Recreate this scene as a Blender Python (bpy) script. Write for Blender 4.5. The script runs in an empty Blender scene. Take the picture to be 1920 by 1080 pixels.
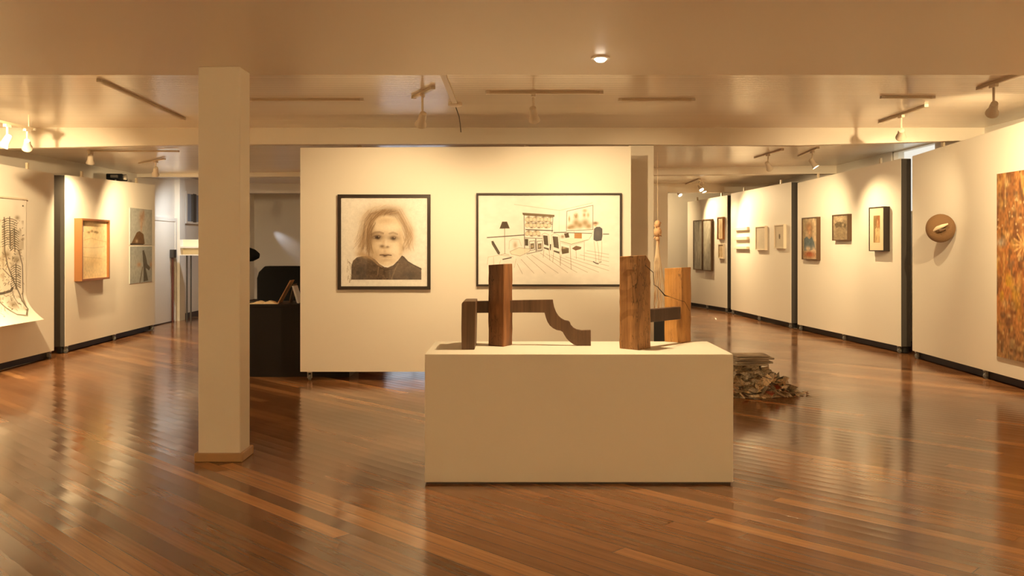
import bpy, math, random
import numpy as np
from mathutils import Vector, Matrix

S = bpy.context.scene
COL = S.collection
random.seed(7)
RNG = np.random.default_rng(7)
PI = math.pi

# ------------------------------------------------------------------ camera
F, CX, HY, EYE = 1700.0, 965.0, 460.0, 1.5      # focal length in pixels, vanishing point, horizon row, eye height
cam_d = bpy.data.cameras.new('camera')
cam = bpy.data.objects.new('camera', cam_d)
COL.objects.link(cam)
cam.location = (0, 0, EYE)
cam.rotation_euler = (PI / 2, 0, 0)
cam_d.sensor_width = 36.0
cam_d.lens = F / 1920 * 36.0
cam_d.shift_x = -(CX - 960) / 1920
cam_d.shift_y = -(540 - HY) / 1920
cam_d.clip_start = 0.05
S.camera = cam

# ------------------------------------------------------------------ world (daylight beyond the windows)
w = bpy.data.worlds.new('daylight')
S.world = w
w.use_nodes = True
w.node_tree.nodes['Background'].inputs[0].default_value = (1.0, 0.96, 0.84, 1)
w.node_tree.nodes['Background'].inputs[1].default_value = 0.9

S.view_settings.view_transform = 'Standard'
S.view_settings.look = 'None'
S.view_settings.exposure = 0.26
S.view_settings.gamma = 1.0
S.view_settings.use_curve_mapping = False

WARM = (1.0, 0.738, 0.405)        # colour of the halogen spots
LAMP = 1.5                      # one dial for every lamp
S.cycles.max_bounces = 14
S.cycles.diffuse_bounces = 8
S.cycles.glossy_bounces = 5
S.cycles.transparent_max_bounces = 12
S.cycles.sample_clamp_indirect = 6.0
S.cycles.use_denoising = True


# ------------------------------------------------------------------ helpers
def lin(c):
    return tuple(((x / 12.92) if x <= 0.04045 else ((x + 0.055) / 1.055) ** 2.4) for x in c)
def rgb(r, g, b):
    return lin((r / 255, g / 255, b / 255))

def at(px, py, d):
    return Vector(((px - CX) * d / F, d, EYE + (HY - py) * d / F))
def zat(py, d):
    return EYE + (HY - py) * d / F
def xat(px, d):
    return (px - CX) * d / F

def mat(name, color, rough=0.6, spec=0.5, metal=0.0, emit=None, strength=0.0, bump=0.0, bscale=60, alpha=None):
    m = bpy.data.materials.new(name)
    m.use_nodes = True
    nt = m.node_tree
    p = nt.nodes['Principled BSDF']
    p.inputs['Base Color'].default_value = (*color, 1)
    p.inputs['Roughness'].default_value = rough
    p.inputs['Specular IOR Level'].default_value = spec
    p.inputs['Metallic'].default_value = metal
    if emit:
        p.inputs['Emission Color'].default_value = (*emit, 1)
        p.inputs['Emission Strength'].default_value = strength
    if bump:
        tc = nt.nodes.new('ShaderNodeTexCoord')
        nz = nt.nodes.new('ShaderNodeTexNoise')
        nz.inputs['Scale'].default_value = bscale
        nz.inputs['Detail'].default_value = 4
        bp = nt.nodes.new('ShaderNodeBump')
        bp.inputs['Strength'].default_value = bump
        bp.inputs['Distance'].default_value = 0.004
        nt.links.new(tc.outputs['Object'], nz.inputs['Vector'])
        nt.links.new(nz.outputs['Fac'], bp.inputs['Height'])
        nt.links.new(bp.outputs['Normal'], p.inputs['Normal'])
    return m

class NB:
    """small node builder"""
    def __init__(self, m):
        self.nt = m.node_tree
        self.p = self.nt.nodes['Principled BSDF']
    def n(self, t, **kw):
        nd = self.nt.nodes.new(t)
        for k, v in kw.items():
            setattr(nd, k, v)
        return nd
    def l(self, a, b):
        self.nt.links.new(a, b)
    def math(self, op, a, b=None, c=None):
        nd = self.n('ShaderNodeMath', operation=op)
        for i, v in enumerate((a, b, c)):
            if v is None:
                continue
            if isinstance(v, (int, float)):
                nd.inputs[i].default_value = v
            else:
                self.l(v, nd.inputs[i])
        return nd.outputs[0]
    def ramp(self, fac, stops):
        nd = self.n('ShaderNodeValToRGB')
        e = nd.color_ramp.elements
        while len(e) < len(stops):
            e.new(0.5)
        for el, (pos, c) in zip(e, stops):
            el.position = pos
            el.color = (*c, 1)
        self.l(fac, nd.inputs[0])
        return nd.outputs[0]
    def mix(self, fac, a, b, blend='MIX'):
        nd = self.n('ShaderNodeMix', data_type='RGBA', blend_type=blend)
        for i, v in ((0, fac), (6, a), (7, b)):
            if isinstance(v, (int, float)):
                nd.inputs[i].default_value = v
            elif isinstance(v, tuple):
                nd.inputs[i].default_value = (*v, 1)
            else:
                self.l(v, nd.inputs[i])
        return nd.outputs[2]

class MB:
    """collects shapes and links them as ONE mesh object"""
    def __init__(self):
        self.v, self.f = [], []
    def add(self, vs, fs):
        b = len(self.v)
        self.v += [tuple(v) for v in vs]
        self.f += [tuple(b + i for i in f) for f in fs]
        return self
    def box(self, x0, x1, y0, y1, z0, z1, M=None):
        vs = [Vector((x, y, z)) for z in (z0, z1) for y in (y0, y1) for x in (x0, x1)]
        if M is not None:
            vs = [M @ v for v in vs]
        return self.add(vs, [(0, 2, 3, 1), (4, 5, 7, 6), (0, 1, 5, 4), (2, 6, 7, 3), (0, 4, 6, 2), (1, 3, 7, 5)])
    def prism(self, pts, y0, y1, M=None):
        """outline pts (x, z) pushed from y0 to y1"""
        n = len(pts)
        vs = [Vector((x, y0, z)) for x, z in pts] + [Vector((x, y1, z)) for x, z in pts]
        if M is not None:
            vs = [M @ v for v in vs]
        fs = [tuple(range(n)), tuple(range(2 * n - 1, n - 1, -1))]
        fs += [(i, i + n, (i + 1) % n + n, (i + 1) % n) for i in range(n)]
        return self.add(vs, fs)
    def lathe(self, prof, seg=20, M=None, cap=True):
        vs, fs = [], []
        for r, z in prof:
            for k in range(seg):
                a = 2 * PI * k / seg
                vs.append(Vector((r * math.cos(a), r * math.sin(a), z)))
        for i in range(len(prof) - 1):
            for k in range(seg):
                fs.append((i * seg + k, i * seg + (k + 1) % seg, (i + 1) * seg + (k + 1) % seg, (i + 1) * seg + k))
        if cap:
            fs.append(tuple(range(seg - 1, -1, -1)))
            fs.append(tuple((len(prof) - 1) * seg + k for k in range(seg)))
        if M is not None:
            vs = [M @ v for v in vs]
        return self.add(vs, fs)
    def tube(self, path, r, seg=8):
        path = [Vector(p) for p in path]
        n = len(path)
        vs, fs = [], []
        for i, p in enumerate(path):
            t = (path[min(i + 1, n - 1)] - path[max(i - 1, 0)]).normalized()
            a = Vector((0, 0, 1)) if abs(t.z) < 0.9 else Vector((1, 0, 0))
            u = t.cross(a).normalized()
            q = t.cross(u)
            rr = r[i] if isinstance(r, (list, tuple)) else r
            for k in range(seg):
                an = 2 * PI * k / seg
                vs.append(p + (u * math.cos(an) + q * math.sin(an)) * rr)
        for i in range(n - 1):
            for k in range(seg):
                fs.append((i * seg + k, i * seg + (k + 1) % seg, (i + 1) * seg + (k + 1) % seg, (i + 1) * seg + k))
        fs.append(tuple(range(seg - 1, -1, -1)))
        fs.append(tuple((n - 1) * seg + k for k in range(seg)))
        return self.add(vs, fs)
    def build(self, name, m, parent=None, bevel=0.0, seg=2, smooth=False):
        me = bpy.data.meshes.new(name)
        me.from_pydata(self.v, [], self.f)
        me.update()
        import bmesh
        bm = bmesh.new()
        bm.from_mesh(me)
        bmesh.ops.recalc_face_normals(bm, faces=bm.faces)
        bm.to_mesh(me)
        bm.free()
        me.materials.append(m)
        o = bpy.data.objects.new(name, me)
        COL.objects.link(o)
        if parent is not None:
            o.parent = parent
        if bevel:
            b = o.modifiers.new('bevel', 'BEVEL')
            b.width, b.segments, b.limit_method = bevel, seg, 'ANGLE'
        if smooth:
            for p in me.polygons:
                p.use_smooth = True
            if hasattr(me, 'set_sharp_from_angle'):
                me.set_sharp_from_angle(angle=math.radians(40))
        return o

def tag(o, label=None, cat=None, group=None, kind=None):
    if label: o['label'] = label
    if cat: o['category'] = cat
    if group: o['group'] = group
    if kind: o['kind'] = kind
    return o
def thing(name, label, cat, loc=(0, 0, 0), rz=0.0, group=None):
    o = bpy.data.objects.new(name, None)
    o.empty_display_size = 0.1
    o.location = loc
    o.rotation_euler = (0, 0, rz)
    COL.objects.link(o)
    return tag(o, label, cat, group)
def struct(name, mb, m, label=None, cat=None, **kw):
    return tag(mb.build(name, m, **kw), label, cat, kind='structure')

# ------------------------------------------------------------------ materials
M_wall = mat('wall_paint', (0.78, 0.735, 0.65), 0.7, 0.3, bump=0.05, bscale=40)
M_panel = mat('panel_paint', (0.82, 0.765, 0.66), 0.62, 0.3, bump=0.04, bscale=50)
M_dark = mat('panel_end_paint', rgb(74, 68, 62), 0.6)
M_black = mat('black_board', rgb(30, 28, 27), 0.55)
M_soft = mat('black_fabric', rgb(15, 15, 16), 0.8, 0.15, bump=0.2, bscale=200)
M_base = mat('wood_base_moulding', rgb(176, 140, 100), 0.35)
M_beam = mat('beam_paint', (0.83, 0.75, 0.62), 0.42, 0.5, bump=0.05, bscale=15)
M_fix = mat('fixture_paint', rgb(214, 200, 178), 0.4)
M_track = mat('track_metal', rgb(200, 182, 152), 0.4)
M_metal = mat('caster_metal', rgb(180, 175, 165), 0.35, metal=0.8)
M_rubber = mat('caster_rubber', rgb(95, 92, 88), 0.6)
M_lens = mat('lamp_lens', (1, 0.95, 0.85), 0.3, emit=(1.0, 0.90, 0.72), strength=14)
M_lens_off = mat('lamp_lens_dark', rgb(150, 130, 100), 0.3)
M_frame_black = mat('black_frame_wood', rgb(46, 34, 24), 0.4)
M_frame_brown = mat('brown_frame_wood', rgb(150, 98, 52), 0.4)
M_frame_dark = mat('dark_frame_wood', rgb(92, 66, 40), 0.45)
M_frame_pale = mat('pale_frame_wood', rgb(226, 212, 188), 0.5)
M_paper = mat('paper_white', rgb(236, 232, 224), 0.8, 0.2)
M_mat = mat('cream_mat_board', rgb(226, 206, 170), 0.8)
M_plinth = mat('plinth_paint', (0.80, 0.745, 0.64), 0.6, 0.3, bump=0.03, bscale=60)

def floor_material():
    m = mat('floor_boards', (0.2, 0.1, 0.05), 0.2)
    b = NB(m)
    tc = b.n('ShaderNodeTexCoord')
    sp = b.n('ShaderNodeSeparateXYZ')
    b.l(tc.outputs['Object'], sp.inputs[0])
    k = 1 / math.sqrt(2)
    across = b.math('MULTIPLY', b.math('ADD', sp.outputs[0], sp.outputs[1]), k)
    along = b.math('MULTIPLY', b.math('SUBTRACT', sp.outputs[1], sp.outputs[0]), k)
    bi = b.math('DIVIDE', across, 0.105)
    idx = b.math('FLOOR', bi)
    fr = b.math('FRACT', bi)
    wn = b.n('ShaderNodeTexWhiteNoise', noise_dimensions='1D')
    b.l(idx, wn.inputs['W'])
    off = b.math('MULTIPLY', wn.outputs['Value'], 3.1)
    li = b.math('DIVIDE', b.math('ADD', along, off), 3.2)
    lidx = b.math('FLOOR', li)
    lfr = b.math('FRACT', li)
    wn2 = b.n('ShaderNodeTexWhiteNoise', noise_dimensions='2D')
    cb = b.n('ShaderNodeCombineXYZ')
    b.l(idx, cb.inputs[0]); b.l(lidx, cb.inputs[1])
    b.l(cb.outputs[0], wn2.inputs['Vector'])
    tone = b.ramp(wn2.outputs['Value'], [(0.0, rgb(112, 74, 46)), (0.45, rgb(132, 89, 56)), (0.82, rgb(146, 100, 64)), (1.0, rgb(184, 134, 88))])
    gv = b.n('ShaderNodeCombineXYZ')
    b.l(b.math('MULTIPLY', along, 1.3), gv.inputs[0]); b.l(b.math('MULTIPLY', across, 34), gv.inputs[1]); b.l(idx, gv.inputs[2])
    nz = b.n('ShaderNodeTexNoise'); nz.inputs['Scale'].default_value = 1.0; nz.inputs['Detail'].default_value = 5
    b.l(gv.outputs[0], nz.inputs['Vector'])
    grain = b.ramp(nz.outputs['Fac'], [(0.3, (0.76, 0.75, 0.74)), (0.7, (1.12, 1.1, 1.06))])
    col = b.mix(1.0, tone, grain, 'MULTIPLY')
    e1 = b.math('LESS_THAN', fr, 0.035)
    e2 = b.math('LESS_THAN', lfr, 0.0014)
    edge = b.math('MAXIMUM', e1, e2)
    col = b.mix(b.math('MULTIPLY', edge, 0.75), col, rgb(42, 24, 14))
    b.l(col, b.p.inputs['Base Color'])
    # worn varnish
    n2 = b.n('ShaderNodeTexNoise'); n2.inputs['Scale'].default_value = 1.4; n2.inputs['Detail'].default_value = 6
    b.l(tc.outputs['Object'], n2.inputs['Vector'])
    r = b.n('ShaderNodeMapRange'); r.inputs['From Min'].default_value = 0.3; r.inputs['From Max'].default_value = 0.7
    r.inputs['To Min'].default_value = 0.11; r.inputs['To Max'].default_value = 0.20
    b.l(n2.outputs['Fac'], r.inputs['Value'])
    b.l(r.outputs[0], b.p.inputs['Roughness'])
    b.p.inputs['IOR'].default_value = 1.66
    # slightly cupped boards
    c1 = b.math('SUBTRACT', fr, 0.5)
    cup = b.math('MULTIPLY', b.math('MULTIPLY', c1, c1), 1.0)
    lift = b.math('MULTIPLY', wn2.outputs['Value'], 0.12)
    h = b.math('ADD', b.math('ADD', cup, lift), b.math('MULTIPLY', nz.outputs['Fac'], 0.10))
    h = b.math('SUBTRACT', h, b.math('MULTIPLY', edge, 0.4))
    bp = b.n('ShaderNodeBump'); bp.inputs['Strength'].default_value = 0.45; bp.inputs['Distance'].default_value = 0.004
    b.l(h, bp.inputs['Height']); b.l(bp.outputs['Normal'], b.p.inputs['Normal'])
    return m
M_floor = floor_material()

def ceiling_material():
    m = mat('ceiling_boards', (0.72, 0.66, 0.56), 0.3)
    b = NB(m)
    tc = b.n('ShaderNodeTexCoord')
    sp = b.n('ShaderNodeSeparateXYZ')
    b.l(tc.outputs['Object'], sp.inputs[0])
    bi = b.math('DIVIDE', sp.outputs[1], 0.11)
    fr = b.math('FRACT', bi)
    idx = b.math('FLOOR', bi)
    wn = b.n('ShaderNodeTexWhiteNoise', noise_dimensions='1D')
    b.l(idx, wn.inputs['W'])
    col = b.ramp(wn.outputs['Value'], [(0, (0.82, 0.735, 0.595)), (1, (0.87, 0.785, 0.645))])
    edge = b.math('LESS_THAN', fr, 0.09)
    col = b.mix(b.math('MULTIPLY', edge, 0.18), col, (0.3, 0.24, 0.17))
    b.l(col, b.p.inputs['Base Color'])
    nz = b.n('ShaderNodeTexNoise'); nz.inputs['Scale'].default_value = 2.0; nz.inputs['Detail'].default_value = 4
    b.l(tc.outputs['Object'], nz.inputs['Vector'])
    c1 = b.math('SUBTRACT', fr, 0.5)
    h = b.math('ADD', b.math('MULTIPLY', c1, c1), b.math('MULTIPLY', nz.outputs['Fac'], 0.5))
    h = b.math('ADD', h, b.math('MULTIPLY', wn.outputs['Value'], 0.1))
    h = b.math('SUBTRACT', h, b.math('MULTIPLY', edge, 0.2))
    bp = b.n('ShaderNodeBump'); bp.inputs['Strength'].default_value = 0.8; bp.inputs['Distance'].default_value = 0.004
    b.l(h, bp.inputs['Height']); b.l(bp.outputs['Normal'], b.p.inputs['Normal'])
    b.p.inputs['Roughness'].default_value = 0.20
    b.p.inputs['Specular IOR Level'].default_value = 0.6
    return m
M_ceil = ceiling_material()

def wood_material(name, dark, mid, light, stain, crack=0.5, zs=1.0, seed=0.0):
    m = mat(name, mid, 0.5, 0.4)
    b = NB(m)
    tc = b.n('ShaderNodeTexCoord')
    mp = b.n('ShaderNodeMapping')
    mp.inputs['Scale'].default_value = (9, 9, 1.1 * zs)
    mp.inputs['Location'].default_value = (seed, seed * 1.7, seed * 0.6)
    b.l(tc.outputs['Object'], mp.inputs['Vector'])
    n1 = b.n('ShaderNodeTexNoise'); n1.inputs['Scale'].default_value = 2.2; n1.inputs['Detail'].default_value = 7; n1.inputs['Distortion'].default_value = 0.7
    b.l(mp.outputs[0], n1.inputs['Vector'])
    col = b.ramp(n1.outputs['Fac'], [(0.28, dark), (0.5, mid), (0.72, light)])
    wv = b.n('ShaderNodeTexWave', bands_direction='X'); wv.inputs['Scale'].default_value = 1.6; wv.inputs['Distortion'].default_value = 6; wv.inputs['Detail'].default_value = 3
    b.l(mp.outputs[0], wv.inputs['Vector'])
    col = b.mix(b.math('MULTIPLY', wv.outputs['Fac'], 0.25), col, dark)
    # stain patch and cracks
    mp2 = b.n('ShaderNodeMapping'); mp2.inputs['Scale'].default_value = (26, 26, 5); mp2.inputs['Location'].default_value = (seed * 2, 3 + seed, seed)
    b.l(tc.outputs['Object'], mp2.inputs['Vector'])
    n2 = b.n('ShaderNodeTexNoise'); n2.inputs['Scale'].default_value = 1.0; n2.inputs['Detail'].default_value = 3; n2.inputs['Distortion'].default_value = 1.5
    b.l(mp2.outputs[0], n2.inputs['Vector'])
    band = b.math('ABSOLUTE', b.math('SUBTRACT', n2.outputs['Fac'], 0.5))
    crk = b.n('ShaderNodeMapRange'); crk.inputs['From Min'].default_value = 0.0; crk.inputs['From Max'].default_value = 0.026
    crk.inputs['To Min'].default_value = 1.0; crk.inputs['To Max'].default_value = 0.0
    b.l(band, crk.inputs['Value'])
    n3 = b.n('ShaderNodeTexNoise'); n3.inputs['Scale'].default_value = 4.5; n3.inputs['Detail'].default_value = 2
    b.l(mp2.outputs[0], n3.inputs['Vector'])
    n3.inputs['Scale'].default_value = 0.35
    where = b.n('ShaderNodeMapRange'); where.inputs['From Min'].default_value = 0.42; where.inputs['From Max'].default_value = 0.56
    b.l(n3.outputs['Fac'], where.inputs['Value'])
    col = b.mix(b.math('MULTIPLY', where.outputs[0], 0.45), col, stain)
    col = b.mix(b.math('MULTIPLY', b.math('MULTIPLY', crk.outputs[0], where.outputs[0]), crack), col, rgb(40, 24, 12))
    b.l(col, b.p.inputs['Base Color'])
    bp = b.n('ShaderNodeBump'); bp.inputs['Strength'].default_value = 0.35; bp.inputs['Distance'].default_value = 0.004
    b.l(n1.outputs['Fac'], bp.inputs['Height']); b.l(bp.outputs['Normal'], b.p.inputs['Normal'])
    return m
M_wood_a = wood_material('reclaimed_beam_dark', rgb(98, 64, 40), rgb(138, 92, 58), rgb(172, 118, 72), rgb(74, 54, 40), 0.9, 1.0, 1.3)
M_wood_b = wood_material('reclaimed_beam_golden', rgb(128, 88, 52), rgb(174, 126, 76), rgb(196, 146, 92), rgb(122, 88, 56), 0.95, 1.0, 4.1)
M_wood_c = wood_material('reclaimed_beam_amber', rgb(156, 108, 58), rgb(194, 142, 78), rgb(212, 160, 94), rgb(146, 100, 60), 0.6, 1.0, 7.7)
M_wood_d = wood_material('dark_bracket_wood', rgb(78, 56, 40), rgb(104, 76, 54), rgb(124, 92, 64), rgb(84, 60, 42), 0.25, 0.4, 2.2)
M_wood_e = wood_material('dark_rail_wood', rgb(60, 44, 36), rgb(78, 58, 48), rgb(92, 70, 56), rgb(70, 50, 40), 0.2, 0.4, 5.2)

def glass_material():
    m = bpy.data.materials.new('picture_glass')
    m.use_nodes = True
    nt = m.node_tree
    nt.nodes.clear()
    out = nt.nodes.new('ShaderNodeOutputMaterial')
    mx = nt.nodes.new('ShaderNodeMixShader')
    tr = nt.nodes.new('ShaderNodeBsdfTransparent')
    gl = nt.nodes.new('ShaderNodeBsdfGlossy')
    gl.inputs['Roughness'].default_value = 0.03
    fr = nt.nodes.new('ShaderNodeLayerWeight')
    pw = nt.nodes.new('ShaderNodeMath'); pw.operation = 'POWER'; pw.inputs[1].default_value = 5.0
    sc = nt.nodes.new('ShaderNodeMath'); sc.operation = 'MULTIPLY_ADD'; sc.inputs[1].default_value = 0.8; sc.inputs[2].default_value = 0.035
    nt.links.new(fr.outputs['Facing'], pw.inputs[0])
    nt.links.new(pw.outputs[0], sc.inputs[0])
    nt.links.new(sc.outputs[0], mx.inputs[0])
    nt.links.new(tr.outputs[0], mx.inputs[1])
    nt.links.new(gl.outputs[0], mx.inputs[2])
    nt.links.new(mx.outputs[0], out.inputs[0])
    return m
M_glass = glass_material()

def art_material():
    m = mat('artwork_pigment', (0.8, 0.8, 0.8), 0.75, 0.2)
    a = m.node_tree.nodes.new('ShaderNodeAttribute')
    a.attribute_name = 'pigment'
    m.node_tree.links.new(a.outputs['Color'], m.node_tree.nodes['Principled BSDF'].inputs['Base Color'])
    return m
M_art = art_material()

# ------------------------------------------------------------------ drawing on a sheet (pigment stored per vertex)
class Sheet:
    """a drawing; coordinates run over the box (x0, y0)-(x1, y1), y downwards"""
    def __init__(self, box, res, bg):
        self.x0, self.y0, self.x1, self.y1 = box
        self.w = res
        self.h = max(2, int(round(res * (self.y1 - self.y0) / (self.x1 - self.x0))))
        self.a = np.tile(np.array(bg, float) / 255, (self.h, self.w, 1))
        xs = np.linspace(self.x0, self.x1, self.w)
        ys = np.linspace(self.y0, self.y1, self.h)
        self.X, self.Y = np.meshgrid(xs, ys)
        self.px = (self.x1 - self.x0) / (self.w - 1)
    def put(self, mask, c):
        c = np.array(c, float) / 255
        self.a = self.a * (1 - mask[..., None]) + c * mask[..., None]
        return self
    def blob(self, cx, cy, rx, ry, c, al=1.0, rot=0.0, p=2.0):
        ca, sa = math.cos(rot), math.sin(rot)
        u = ((self.X - cx) * ca + (self.Y - cy) * sa) / rx
        v = (-(self.X - cx) * sa + (self.Y - cy) * ca) / ry
        return self.put(al * np.exp(-(u * u + v * v) ** (p / 2) * 1.2), c)
    def disc(self, cx, cy, rx, ry, c, al=1.0, soft=0.15):
        d = np.sqrt(((self.X - cx) / rx) ** 2 + ((self.Y - cy) / ry) ** 2)
        return self.put(al * np.clip((1 - d) / soft + 0.5, 0, 1), c)
    def line(self, pts, c, wd, al=1.0):
        m = np.zeros_like(self.X)
        for (ax, ay), (bx, by) in zip(pts[:-1], pts[1:]):
            dx, dy = bx - ax, by - ay
            L = dx * dx + dy * dy + 1e-9
            t = np.clip(((self.X - ax) * dx + (self.Y - ay) * dy) / L, 0, 1)
            d = np.hypot(self.X - ax - t * dx, self.Y - ay - t * dy)
            m = np.maximum(m, np.clip((wd / 2 - d) / self.px + 0.5, 0, 1) * min(1, wd / self.px))
        return self.put(m * al, c)
    def poly(self, pts, c, al=1.0, soft=1.0):
        acc = np.zeros_like(self.X)
        for ox, oy in ((-.25, -.1), (.1, -.25), (.25, .1), (-.1, .25)):
            X, Y = self.X + ox * self.px * soft, self.Y + oy * self.px * soft
            ins = np.zeros(self.X.shape, bool)
            n = len(pts)
            for i in range(n):
                ax, ay = pts[i]; bx, by = pts[(i + 1) % n]
                if ay == by: continue
                cr = ((ay > Y) != (by > Y)) & (X < (bx - ax) * (Y - ay) / (by - ay) + ax)
                ins ^= cr
            acc += ins / 4
        return self.put(acc * al, c)
    def noise(self, n, seed=1):
        r = np.random.default_rng(seed)
        g = r.random((n + 2, n + 2))
        u = (self.X - self.x0) / (self.x1 - self.x0) * n
        v = (self.Y - self.y0) / (self.y1 - self.y0) * n
        i, j = u.astype(int), v.astype(int)
        fu, fv = u - i, v - j
        fu, fv = fu * fu * (3 - 2 * fu), fv * fv * (3 - 2 * fv)
        return (g[j, i] * (1 - fu) + g[j, i + 1] * fu) * (1 - fv) + (g[j + 1, i] * (1 - fu) + g[j + 1, i + 1] * fu) * fv
    def grain(self, amt, n=40, seed=3):
        self.a = np.clip(self.a * (1 + amt * (self.noise(n, seed)[..., None] - 0.5) * 2), 0, 1)
        return self
    def build(self, name, x0, x1, z0, z1, y, parent, bend=None):
        """a flat grid from (x0, z1) to (x1, z0) at depth y in the parent's frame"""
        h, wd = self.h, self.w
        gx = x0 + (self.X - self.x0) / (self.x1 - self.x0) * (x1 - x0)
        gz = z1 + (self.Y - self.y0) / (self.y1 - self.y0) * (z0 - z1)
        gy = np.full_like(gx, y)
        if bend is not None:
            gx, gy, gz = bend(gx, gy, gz)
        co = np.stack([gx, gy, gz], -1).reshape(-1, 3)
        i = np.arange(h * wd).reshape(h, wd)
        q = np.stack([i[1:, :-1], i[1:, 1:], i[:-1, 1:], i[:-1, :-1]], -1).reshape(-1, 4)
        me = bpy.data.meshes.new(name)
        me.vertices.add(len(co)); me.vertices.foreach_set('co', co.ravel().astype(np.float32))
        me.loops.add(q.size); me.loops.foreach_set('vertex_index', q.ravel().astype(np.int32))
        me.polygons.add(len(q)); me.polygons.foreach_set('loop_start', (np.arange(len(q)) * 4).astype(np.int32))
        me.update(calc_edges=True)
        s = self.a
        l = np.where(s <= 0.04045, s / 12.92, ((s + 0.055) / 1.055) ** 2.4)
        ca = me.color_attributes.new('pigment', 'FLOAT_COLOR', 'POINT')
        ca.data.foreach_set('color', np.concatenate([l, np.ones((h, wd, 1))], -1).astype(np.float32).ravel())
        me.materials.append(M_art)
        o = bpy.data.objects.new(name, me)
        COL.objects.link(o)
        o.parent = parent
        return o

# ================================================================== the room
XL, XR, YN, YF = -6.75, 5.75, -2.2, 23.5
ZC = 2.94
fl = MB().box(XL - .2, XR + .2, YN - .2, YF + .2, -0.1, 0.0)
struct('floor', fl, M_floor, 'glossy diagonal brown floorboards', 'floor')

def slab(y0, y1, zl, zr, t=0.12):
    return MB().prism([(XL - .2, zl), (XR + .2, zr), (XR + .2, zr + t), (XL - .2, zl + t)], y0, y1)
D1A, D1B = -2.3, 6.60            # the wide near soffit
D2 = 11.10                       # second beam
D3 = 16.20                       # third beam
c = MB()
c.box(XL - .2, XR + .2, D1B - .02, D2 + .1, ZC, ZC + .12)
c.prism([(XL - .2, 2.775), (XR + .2, 2.93), (XR + .2, 3.06), (XL - .2, 3.06)], D2 + .1, D3 + .1)
c.box(XL - .2, XR + .2, D3 + .1, YF + .2, 2.90, 3.06)
c.box(XL - .2, XR + .2, YN - .2, D1B - .02, ZC, ZC + .12)
struct('ceiling', c, M_ceil, 'cream varnished board ceiling', 'ceiling')
struct('trim_1', MB().box(XL, XR, YN, D1B, 2.74, ZC), M_beam, 'wide cream boarded soffit along the near side of the ceiling', 'soffit')
def beam(name, d0, d1, pts, top, label):
    """pts: (x, z) along the bottom edge"""
    prof = pts + [(pts[-1][0], top), (pts[0][0], top)]
    struct(name, MB().prism(prof, d0, d1), M_beam, label, 'beam')
beam('trim_2', D2, D2 + .13, [(XL, 2.675), (xat(370, D2), 2.735), (xat(960, D2), 2.74), (xat(1500, D2), 2.725), (XR, 2.79)], 3.0, 'cream ceiling beam just above the middle panel')
beam('trim_3', D3, D3 + .25, [(XL, 2.72), (0, 2.74), (XR, 2.78)], 3.0, 'cream ceiling beam behind the middle panel')
beam('trim_4', 20.5, 20.8, [(XL, 2.68), (XR, 2.70)], 2.95, 'cream ceiling beam nearest the far wall')

# walls; the right wall has a window opening high up behind the panels
wl = MB().box(XL - .2, XL, YN, YF, 0, 3.06)
struct('wall_left', wl, M_wall, 'white left wall behind the panels', 'wall')
wy0, wy1, wz0, wz1 = 12.40, 13.85, 1.95, 2.925
wr = MB()
wr.box(XR, XR + .2, YN, wy0, 0, 3.06)
wr.box(XR, XR + .2, wy1, YF, 0, 3.06)
wr.box(XR, XR + .2, wy0, wy1, 0, wz0)
wr.box(XR, XR + .2, wy0, wy1, wz1, 3.06)
struct('wall_right', wr, M_wall, 'white right wall behind the panels', 'wall')
wb_ = MB().box(XL - .2, XR + .2, YF, YF + .2, 0, 3.06)
struct('wall_back', wb_, M_wall, 'far end wall', 'wall')
w3 = MB()
for a0, a1, b0, b1 in ((-3.5, -1.7, .35, .40), (-3.5, -1.7, 2.30, 2.35), (-3.5, -3.45, .40, 2.30), (-1.75, -1.7, .40, 2.30), (-2.62, -2.58, .40, 2.30)):
    w3.box(a0, a1, YF - .04, YF, b0, b1)
w3 = struct('window_3', w3, M_fix, 'added unseen window in the far wall behind the middle panel', 'window')  # added window, out of view, for cool light at the rear
M_day = mat('glowing_pane', rgb(200, 210, 225), 0.8, emit=(0.80, 0.88, 1.0), strength=0.75)  # the pane itself glows in place of daylight
MB().box(-3.45, -1.75, YF - .015, YF - .005, .40, 2.30).build('pane', M_day, w3)
struct('wall_front', MB().box(XL - .2, XR + .2, YN - .2, YN, 0, 3.06), M_wall, 'wall behind the viewer', 'wall')
# right window: frame and pane
wf = MB()
for a0, a1, b0, b1 in ((wy0, wy1, wz0, wz0 + .05), (wy0, wy1, wz1 - .02, wz1), (wy0, wy0 + .05, wz0, wz1), (wy1 - .05, wy1, wz0, wz1)):
    wf.box(XR + .02, XR + .09, a0, a1, b0, b1)
win = struct('window_1', wf, M_fix, 'bright window high on the right wall above the panels', 'window')
MB().box(XR + .05, XR + .058, wy0 + .05, wy1 - .05, wz0 + .05, wz1 - .02).build('pane', M_glass, win)

M_skirt = mat('dark_baseboard_paint', rgb(62, 46, 36), 0.5)
struct('baseboard_left', MB().box(XL, XL + .02, YN, YF, 0, .11), M_skirt, 'dark baseboard along the left wall', 'baseboard')
struct('baseboard_right', MB().box(XR - .02, XR, YN, YF, 0, .11), M_skirt, 'dark baseboard along the right wall', 'baseboard')
struct('baseboard_back', MB().box(XL, XR, YF - .02, YF, 0, .11), M_skirt, 'dark baseboard along the far wall', 'baseboard')

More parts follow.
